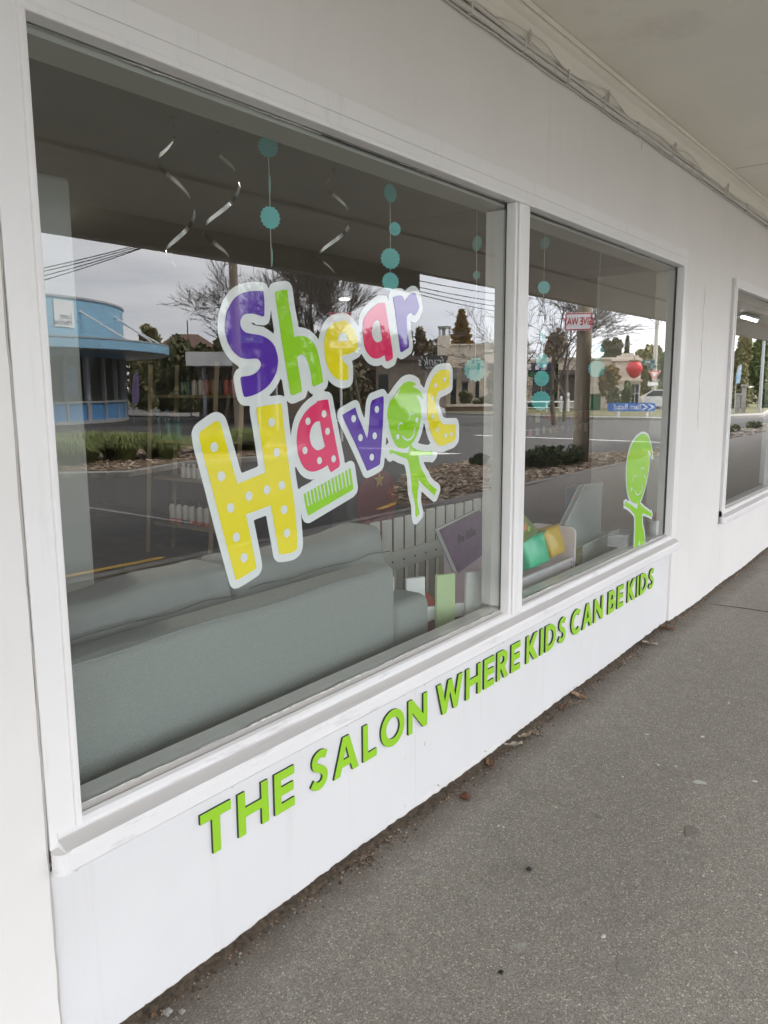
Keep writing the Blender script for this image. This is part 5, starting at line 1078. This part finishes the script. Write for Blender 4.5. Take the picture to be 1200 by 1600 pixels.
# far-off hedges and scrub that close the view at street level
def hedge(px0, px1, D, pyt, m, label, seed):
    rr = random.Random(seed); sp = Spot((px0+px1)/2, D); x1_, zt = sp(px0, pyt); x0_, _ = sp(px1, pyt); bm = B()
    for i in range(int((x1_-x0_)*zt*34)):
        x = rr.uniform(x0_, x1_); top = zt*(.82+.12*math.sin(x*.8+seed)+.08*math.sin(x*2.3)); z = rr.uniform(-.1, top); y = rr.uniform(-.7, .7); p = Vector((x, y, z)); s_ = rr.uniform(.12, .34)
        a = Vector((rr.gauss(0, 1), rr.gauss(0, 1), rr.gauss(0, 1))).normalized(); b = a.cross(Vector((rr.gauss(0, 1), rr.gauss(0, 1), rr.gauss(0, 1)))).normalized()
        bm.faces.new([bm.verts.new(p+a*s_), bm.verts.new(p+b*s_*.6), bm.verts.new(p-a*s_), bm.verts.new(p-b*s_*.6)])
    o = obj('far_hedge', bm, m); o.location = sp.loc; o.rotation_euler = (0, 0, sp.rz); tag(o, label, 'hedge', kind='stuff')
hedge(150, 400, 68, 545, M_ev, 'far dark scrub closing the view behind the blue office', 1); hedge(390, 660, 72, 550, M_ev, 'far dark scrub behind the bare trees', 2); hedge(985, 1240, 76, 560, M_ol, 'far olive scrub right of the cream tower', 3)
# tiled house roof
sp = Spot(295, 75); e = S_empty('house', sp, 'brick house with brown hipped tile roof beyond the hedges', 'house')
x0, zt = sp(345, 523); x1, zb = sp(238, 546); bm = B(); W_ = x1-x0; r0, r1 = x0+W_*.33, x1-W_*.33
add(bm, [(x0, 0, zb), (x1, 0, zb), (x1, 9, zb), (x0, 9, zb), (r0, 4.5, zt+.3), (r1, 4.5, zt+.3)], [(0, 1, 5, 4), (1, 2, 5), (2, 3, 4, 5), (3, 0, 4), (3, 2, 1, 0)]); obj('roof', bm, mat('roof_tile', (.15, .085, .06), .8, .3, 2), e)
bm = B(); bx(bm, (x0+.4, .4, -.1), (x1-.4, 8.6, zb-.001)); obj('wall', bm, M_brownw, e)
sp = Spot(297, 45); e = S_empty('antenna_mast', sp, 'thin antenna mast standing above the white fascia', 'mast'); x, z = sp(297, 500); bm = B(); tube(bm, [(0, 0, -.1), (0, 0, z)], .035, 5); obj('mast', bm, M_trunk, e)
bm = B(); bx(bm, (-.2, -.2, -.12), (.2, .2, .1)); obj('footing', bm, M_kerb, e)

# bare winter trees
def bare_tree(px, D, h, spread, label, seed, r0=.14, levels=5, lean=0, upright=.5, first=.25, nb=3, group=None):
    rr = random.Random(seed); sp = Spot(px, D); e = S_empty('bare_tree', sp, label, 'tree', group); tk = B(); tw = B(); cnt = [0]
    def grow(p, d, L_, r, lv):
        n = 5; pts = [p]; q = p.copy(); dd = d.copy()
        for i in range(n):
            dd = (dd+Vector((rr.gauss(0, .09), rr.gauss(0, .09), rr.gauss(0, .06)+.05*upright))).normalized(); q = q+dd*L_/n; pts.append(q.copy())
        rs = [max(.007, r*(1-.45*i/n)) for i in range(n+1)]
        tube(tk if lv >= levels-1 else tw, pts, rs, 8 if lv >= levels-1 else (5 if lv > 2 else 3), cap=False); cnt[0] += 1
        if lv <= 0: return
        k = nb+(1 if lv < levels-1 else 0)
        for i in range(k):
            t = rr.uniform(.35, 1.0) if i else 1.0
            j = min(n, int(t*n)); a = rr.uniform(0, 6.28); sp_ = rr.uniform(.35, .95)*spread
            perp = Vector((math.cos(a), math.sin(a), 0)); perp = (perp-dd*perp.dot(dd)); nd = (dd+perp.normalized()*sp_*(.4 if i == 0 else 1)+Vector((0, 0, .12*upright))).normalized()
            grow(pts[j], nd, L_*rr.uniform(.62, .82), max(.010, rs[j]*rr.uniform(.5, .68)), lv-1)
    grow(Vector((0, 0, -.1)), Vector((lean, 0, 1)).normalized(), h*first, r0, levels)
    obj('trunk', tk, M_trunk, e, True); obj('twigs', tw, mat('twig', (.10, .08, .065), .9), e); return e
bare_tree(488, 29, 8.5, 1.0, 'big bare winter tree with many rising limbs behind the h and e', 11, .27, 6, first=.30, nb=3)
bare_tree(425, 31, 8.0, 1.1, 'bare winter tree spreading twigs left of the S', 23, .15, 6, first=.32)
bare_tree(352, 36, 7.5, 1.2, 'smaller bare winter tree with fine drooping twigs at the left', 37, .11, 6, upright=.1, first=.3)
bare_tree(563, 34, 8.5, .8, 'thin straight bare tree between the two swirls and the garland', 51, .10, 6, first=.34)
bare_tree(867, 36, 9.0, .9, 'bare spreading tree left of the timber pole in the smaller pane', 67, .12, 6, upright=.2, first=.36); bare_tree(882, 40, 8.0, 1.0, 'second thin bare tree close behind the timber pole', 71, .09, 5, upright=.2, first=.36)
bare_tree(795, 38, 7.5, 1.2, 'bare tree reaching across the mullion beside the cream building', 83, .09, 5, upright=.1, first=.34)

# overhead wires
def wire(px0, py0, D0, px1, py1, D1, label, sag=.25):
    a = Spot(px0, D0); b = Spot(px1, D1); A = Vector((a.loc[0], a.loc[1], a(px0, py0)[1])); C_ = Vector((b.loc[0], b.loc[1], b(px1, py1)[1])); d = C_-A; A = A-d*.25; C_ = C_+d*.3
    bm = B(); tube(bm, [A+(C_-A)*i/20-Vector((0, 0, sag*4*(i/20)*(1-i/20))) for i in range(21)], .017, 4, cap=False); tag(obj('overhead_wire', bm, M_blk), label, 'wire', 'overhead wires')
for i, (y0, y1, lab) in enumerate([(418, 384, 'topmost'), (424, 387, 'second'), (432, 390, 'third'), (440, 392, 'lowest')]): wire(40, y0+8, 36, 215, y1, 29, lab+' of the four wires above the curved blue office', .1)
for i, (y0, y1, lab) in enumerate([(432, 458, 'topmost'), (442, 470, 'second'), (448, 478, 'third'), (453, 486, 'lowest')]): wire(640, y0, 30, 790, y1, 44, lab+' of the wires sloping right of the lettering', .15)
for i, (y0, y1, lab) in enumerate([(500, 504, 'upper'), (505, 508, 'lower')]): wire(930, y0, 40, 1022, y1, 60, lab+' wire running to the slim concrete power pole', .3)

# grass tufts and shrubs in the beds
def tuft_mesh(seed, m):
    rr = random.Random(seed); bm = B()
    for i in range(900):
        a = rr.uniform(0, 6.28); r = rr.uniform(0, .16); L_ = rr.uniform(.32, .62); out_ = rr.uniform(.15, .60); w_ = .006
        b = Vector((r*math.cos(a), r*math.sin(a), 0)); d = Vector((math.cos(a+rr.gauss(0, .3)), math.sin(a+rr.gauss(0, .3)), 0)); s = Vector((-d.y, d.x, 0))*w_
        p1 = b+d*out_*.35+Vector((0, 0, L_*.65)); p2 = b+d*out_*.75+Vector((0, 0, L_*.85)); p3 = b+d*out_*1.05+Vector((0, 0, L_*.62))
        v = [bm.verts.new(x) for x in (b-s, b+s, p1-s, p1+s, p2-s*.7, p2+s*.7, p3)]; bm.faces.new([v[0], v[1], v[3], v[2]]); bm.faces.new([v[2], v[3], v[5], v[4]]); bm.faces.new([v[4], v[5], v[6]])
    return bm
M_tuft = mat('tuft_green', (.27, .32, .10), .7, col2=(.17, .20, .07), vscale=8)
proto = tag(obj('grass_tuft', tuft_mesh(1, M_tuft), M_tuft), 'arching green grass tuft in the bark of the traffic island', 'grass plant', 'grass tufts on the traffic island')
first = True
for i, (px, py, s) in enumerate([(75, 722, 1.35), (108, 728, 1.15), (138, 722, 1.2), (176, 717, 1.0), (196, 719, 1.15), (246, 714, 1.2), (262, 717, 1.05), (318, 708, .95), (352, 708, 1.1), (378, 704, 1.15), (400, 705, .9)]):
    o = proto if first else proto.copy()
    if not first: COL.objects.link(o)
    first = False; g = groundpt(px, py, 0); o.location = (g[0], g[1], .0); o.scale = (s, s, s*R.uniform(.85, 1.1)); o.rotation_euler = (0, 0, i*2.3)
def shrub(x, y, z, r, h, m, label, n=1500, leaf=.035, group='low shrubs in the bark bed'):
    SEED[0] += 1; rr = random.Random(SEED[0]); e = empty('shrub', (x, y, z), 0, label, 'shrub', group); bm = B(); leaf_blob(bm, (0, 0, h*.5), r, r*.9, h*.55, n, leaf, rr); obj('foliage', bm, m, e)
    bm = B()
    for k in range(9): a = k*.7; tube(bm, [(0, 0, -.03), (r*.3*math.cos(a), r*.3*math.sin(a), h*.4), (r*.7*math.cos(a), r*.7*math.sin(a), h*.8)], [.01, .007, .003], 4)
    obj('stem', bm, M_trunk, e)
M_shr = lm('shrub_dark', (.06, .09, .02), (.025, .04, .012))
for (px, py, r, h, lab) in [(826, 732, .38, .34, 'low dark shrub in the bark nearest the mullion'), (846, 730, .45, .42, 'widest dark shrub in the bark bed left of the timber pole'), (866, 727, .40, .36, 'dark shrub between the widest one and the timber pole'), (886, 724, .42, .38, 'dark shrub touching the left of the timber pole'), (750, 727, .22, .22, 'small sparse shrub at the edge of the bark behind the lilac shelf')]:
    g = groundpt(px, py, -.03); shrub(g[0], g[1], -.03, r, h, M_shr, lab)
for k, (x, y) in enumerate(((26.5, -5.1), (28.5, -5.2), (31.5, -5.1))): shrub(x, y, -.02, .35, .28, M_gr, ['small green shrub at the left of the river stones', 'small green shrub in the middle of the river stones', 'small green shrub at the right of the river stones'][k], 700)
# farther window's mirror: flag, posts
sp = Spot(1158, 46); feather_flag(sp, 1152, 570, 600, mat('sky_flag', (.10, .40, .62), .6, col2=(.6, .7, .75), vscale=3), 'blue and white feather flag mirrored in the farther shop window', -1)
for px, lab in ((1154, 'pale square gate post with cap left of the mirrored flag pole'), (1163, 'taller grey gate post right of the mirrored flag pole')):
    sp = Spot(px, 50); e = S_empty('gate_post', sp, lab, 'post', 'gate posts'); bm = B(); h = 1.0 if px == 1154 else 1.5; bx(bm, (-.13, -.13, -.1), (.13, .13, h)); obj('shaft', bm, M_kerb, e); bm = B(); rbx(bm, (-.19, -.19, h+.001), (.19, .19, h+.12), .02, 1); obj('cap', bm, M_kerb, e)
sp = Spot(1189, 52); e = S_empty('lamp_post', sp, 'slim grey street lamp post mirrored at the right edge of the farther window', 'lamp post'); bm = B(); tube(bm, [(0, 0, -.1), (0, 0, 5.6), (.2, -.3, 5.9), (.5, -.9, 6.0)], [.10, .07, .05, .04], 8); obj('shaft', bm, M_gmetal, e); bm = B(); rbx(bm, (.38, -1.3, 5.95), (.62, -.8, 6.06), .02, 1); obj('lamp_head', bm, M_gmetal, e)
# lit batten under the canopy farther along
e = empty('strip_light', (17.5, -2.35, 2.945), 0, 'lit fluorescent strip light under the far end of the canopy soffit', 'lamp'); bm = B(); rbx(bm, (-.65, -.09, -.045), (.65, .09, .0), .01, 1); obj('housing', bm, M_fw, e); bm = B(); lathe(bm, [(.02, -.62), (.02, .62)], n=12, T=Matrix.Translation((0, 0, -.07)) @ Matrix.Rotation(math.pi/2, 4, 'Y')); obj('tube', bm, mat('lit_tube', (1, 1, 1), .5, emit=((.95, .98, 1), 6)), e)

# ------------------------------------------------------------------ litter and stains on the footpath
def fpt(px, py): d = ray(px, py); t = (-.0-CAM.z)/d.z; p = CAM+d*t; return p.x, p.y
def fz(x, y): 
    z = .006*math.sin(x*1.7+y*2.1)+.005*math.sin(x*4.1-y*3.3)-.004
    return z-(.010*(y+.3)/.3 if y > -.3 else 0)
# soil and moss gathered along the foot of the wall
bm = B(); n = 520
rr = random.Random(9); rows = []
for i in range(n+1):
    x = -.5+i*(9.5/n); wdt = .006+.008*math.sin(x*3.1)+.007*math.sin(x*11.3)+rr.uniform(-.007, .007); wdt = max(.004, wdt)*(1.0 if x < 5.2 else .35)
    rows.append([(x, .018, fz(x, 0)+.012+rr.uniform(-.003, .004)), (x, -.005-wdt*.3, fz(x, 0)+.006+rr.uniform(-.004, .006)), (x, -.012-wdt, fz(x, -wdt)-.001)])
V = [[bm.verts.new(p) for p in r_w] for r_w in rows]
for i in range(n):
    for j in range(2): bm.faces.new([V[i][j], V[i][j+1], V[i+1][j+1], V[i+1][j]])
tag(obj('soil_strip', bm, M_dirt, None, True), 'dark soil and moss gathered along the foot of the white wall', 'soil', kind='stuff')
bm = B()
for i in range(4200):
    x = rr.uniform(-.3, 8); x += .25*math.sin(x*5); y = -abs(rr.gauss(0, .032))-.008; s = rr.uniform(.0008, .0036)
    if x > 5.2: y *= .5
    T = Matrix.Translation((x, y, fz(x, y)+s*.5)) @ Matrix.Rotation(rr.uniform(0, 6), 4, 'Z'); bx(bm, (-s, -s*.7, -s*.5), (s, s*.7, s*.5), rr.choice([0, 0, 0, 0, 1, 1, 3, 2]), T)
tag(obj('grit', bm, [M_dirt, M_chip[1], M_kerb, M_chip[0]]), 'fine grit and leaf crumbs along the wall foot', 'grit', kind='stuff')
def leaf_obj(px, py, s, label, col=(.20, .11, .06), ry=0.):
    x, y = fpt(px, py); bm = B(); n = 7; prof = [0, .5, .85, 1, .8, .45, .05]
    rws = []
    for i in range(n):
        t = (i/(n-1)-.5)*2; rws.append([bm.verts.new((t*s, k*prof[i]*s*.5, .006+abs(k)*s*.22*(1+.4*math.sin(i*2+k))+.15*s*t*t)) for k in (-1, -.4, 0, .4, 1)])
    for i in range(n-1):
        for k in range(4): bm.faces.new([rws[i][k], rws[i+1][k], rws[i+1][k+1], rws[i][k+1]])
    o = obj('fallen_leaf', bm, mat('dry_leaf', col, .8, .4, 60)); o.location = (x, y, fz(x, y)); o.rotation_euler = (R.uniform(-.2, .2), R.uniform(-.2, .2), R.uniform(0, 6)); tag(o, label, 'leaf', 'dry fallen leaves')
for a in [(1041, 983, .05, 'upright brown dry leaf at the wall corner where the panel ends'), (1015, 1007, .045, 'pale curled dry leaf just before the panel end', (.42, .36, .28)), (903, 1087, .045, 'brown curled leaf at the wall foot below the word KIDS', (.30, .20, .12)), (820, 1147, .035, 'small tan leaf at the wall foot below WHERE', (.38, .30, .22)), (803, 1160, .04, 'pale crumpled leaf beside the small tan one', (.45, .40, .32)), (766, 1188, .035, 'dark brown leaf at the wall foot right of the pine cone'), (240, 1585, .014, 'tiny brown leaf scrap near the bottom left of the wall foot'), (880, 1105, .03, 'thin brown leaf scrap left of the curled leaf')]: leaf_obj(*a)
def lump(name, px, py, r, col, label, cat, sq=.7, n=2):
    x, y = fpt(px, py); bm = B(); bmesh.ops.create_icosphere(bm, subdivisions=n+1, radius=r)
    for v in bm.verts: v.co *= 1+.22*math.sin(v.co.x*320*(.015/r)+1)*math.cos(v.co.y*290*(.015/r))+.1*math.sin(v.co.z*500*(.015/r)); v.co.z *= sq
    o = obj(name, bm, mat(name+'_m', col, .8, .5, 90), None, True); o.location = (x, y, fz(x, y)+r*sq*.8); tag(o, label, cat)
lump('pine_cone', 727, 1240, .019, (.12, .045, .02), 'small reddish brown cone on the asphalt near the wall', 'cone'); lump('pebble', 827, 1357, .008, (.03, .032, .025), 'dark green black pebble in the middle of the path', 'pebble'); lump('pebble', 783, 1522, .006, (.02, .02, .02), 'tiny black pebble near the bottom of the path', 'pebble')
lump('pebble', 262, 1578, .011, (.30, .28, .25), 'pale grey pebble at the wall foot, left one of a pair', 'pebble'); lump('pebble', 284, 1577, .008, (.28, .26, .23), 'pale grey pebble at the wall foot, right one of a pair', 'pebble')
def spot_(px, py, r, col, label, asp=1.5):
    x, y = fpt(px, py); rr2 = random.Random(int(px*7+py)); a0 = rr2.uniform(0, 3.1); o = []
    for k in range(22):
        t = 2*math.pi*k/22; q = r*(1+.16*math.sin(t*3+px)+.1*math.sin(t*5+py)); u, v = q*math.cos(t), q*math.sin(t)/asp; o.append((u*math.cos(a0)-v*math.sin(a0), u*math.sin(a0)+v*math.cos(a0)))
    bm = B(); sheet(bm, [o], .0012, lambda u, v, d: (u, v, d)); ob = obj('gum_spot', bm, mat('gum', col, .8, .35, 160, .8, 200)); ob.location = (x, y, fz(x, y)+.0006)
    sx = .006*1.7*math.cos(x*1.7+y*2.1)+.005*4.1*math.cos(x*4.1-y*3.3); sy = .006*2.1*math.cos(x*1.7+y*2.1)-.005*3.3*math.cos(x*4.1-y*3.3)
    ob.rotation_euler = (math.atan(sy), -math.atan(sx), 0); tag(ob, label, 'stain', 'old gum spots on the path')
for a in [(890, 1215, .021, (0.338, 0.324, 0.284), 'grey gum spot closest to the wall, right of the cone'), (1093, 1221, .025, (0.513, 0.513, 0.459), 'largest pale gum spot, at the right of the path'), (814, 1479, .018, (0.365, 0.351, 0.324), 'oblong grey gum spot low on the path'), (983, 1509, .040, (.265, .245, .22), 'widest faint grey gum stain near the bottom right', 1.3), (1080, 1300, .036, (.215, .192, .168), 'dark brown oval stain at the right of the path', 1.7), (652, 1363, .020, (0.257, 0.243, 0.230), 'faint grey gum spot left of the dark pebble'), (453, 1555, .012, (0.324, 0.311, 0.284), 'grey gum spot at the lower left of the path'), (697, 1432, .010, (0.297, 0.284, 0.270), 'small round grey gum spot left of centre'), (850, 1188, .016, (0.270, 0.257, 0.243), 'faint gum spot under the word KIDS'), (936, 1274, .014, (0.215, 0.208, 0.205), 'small dark stain in the middle of the path')]: spot_(*a)
for i, a in enumerate([(943, 1462, .009), (973, 1213, .006), (1180, 1218, .009), (1029, 1194, .006), (1056, 1196, .006), (1011, 1145, .009), (1098, 1147, .010), (1139, 1096, .009), (869, 1258, .005), (779, 1287, .005), (787, 1289, .005), (1188, 1402, .005), (1099, 1371, .004), (1112, 1364, .004), (1150, 1490, .005), (906, 1570, .003), (1133, 1277, .004), (838, 1426, .003), (1016, 1602, .005), (1093, 1033, .007), (1010, 1152, .004), (900, 1195, .004)]):
    x, y = fpt(a[0], a[1]); bm = B(); o = [(a[2]*(1+.3*math.sin(k*2.3+i))*math.cos(k*.785), a[2]*.7*(1+.3*math.cos(k*1.7+i))*math.sin(k*.785)) for k in range(8)]; sheet(bm, [o], .002, lambda u, v, d: (u, v, d))
    ob = obj('paint_fleck', bm, mat('fleck', (.60, .59, .54), .7)); ob.location = (x, y, fz(x, y)+.0008); ob.rotation_euler = (0, 0, i); tag(ob, 'tiny whitish paint fleck on the asphalt path', 'fleck', 'white paint flecks on the path')
# hairline crack across the path beyond the panel
bm = B(); pts = [fpt(1106, 940), fpt(1135, 945), fpt(1165, 950), fpt(1200, 957), fpt(1260, 968)]; tube(bm, [(p[0]+.01*math.sin(i*3), p[1], fz(*p)+.000) for i, p in enumerate(pts)], [.002, .0045, .004, .0045, .003], 5); tag(obj('path_crack', bm, M_dirt), kind='structure')
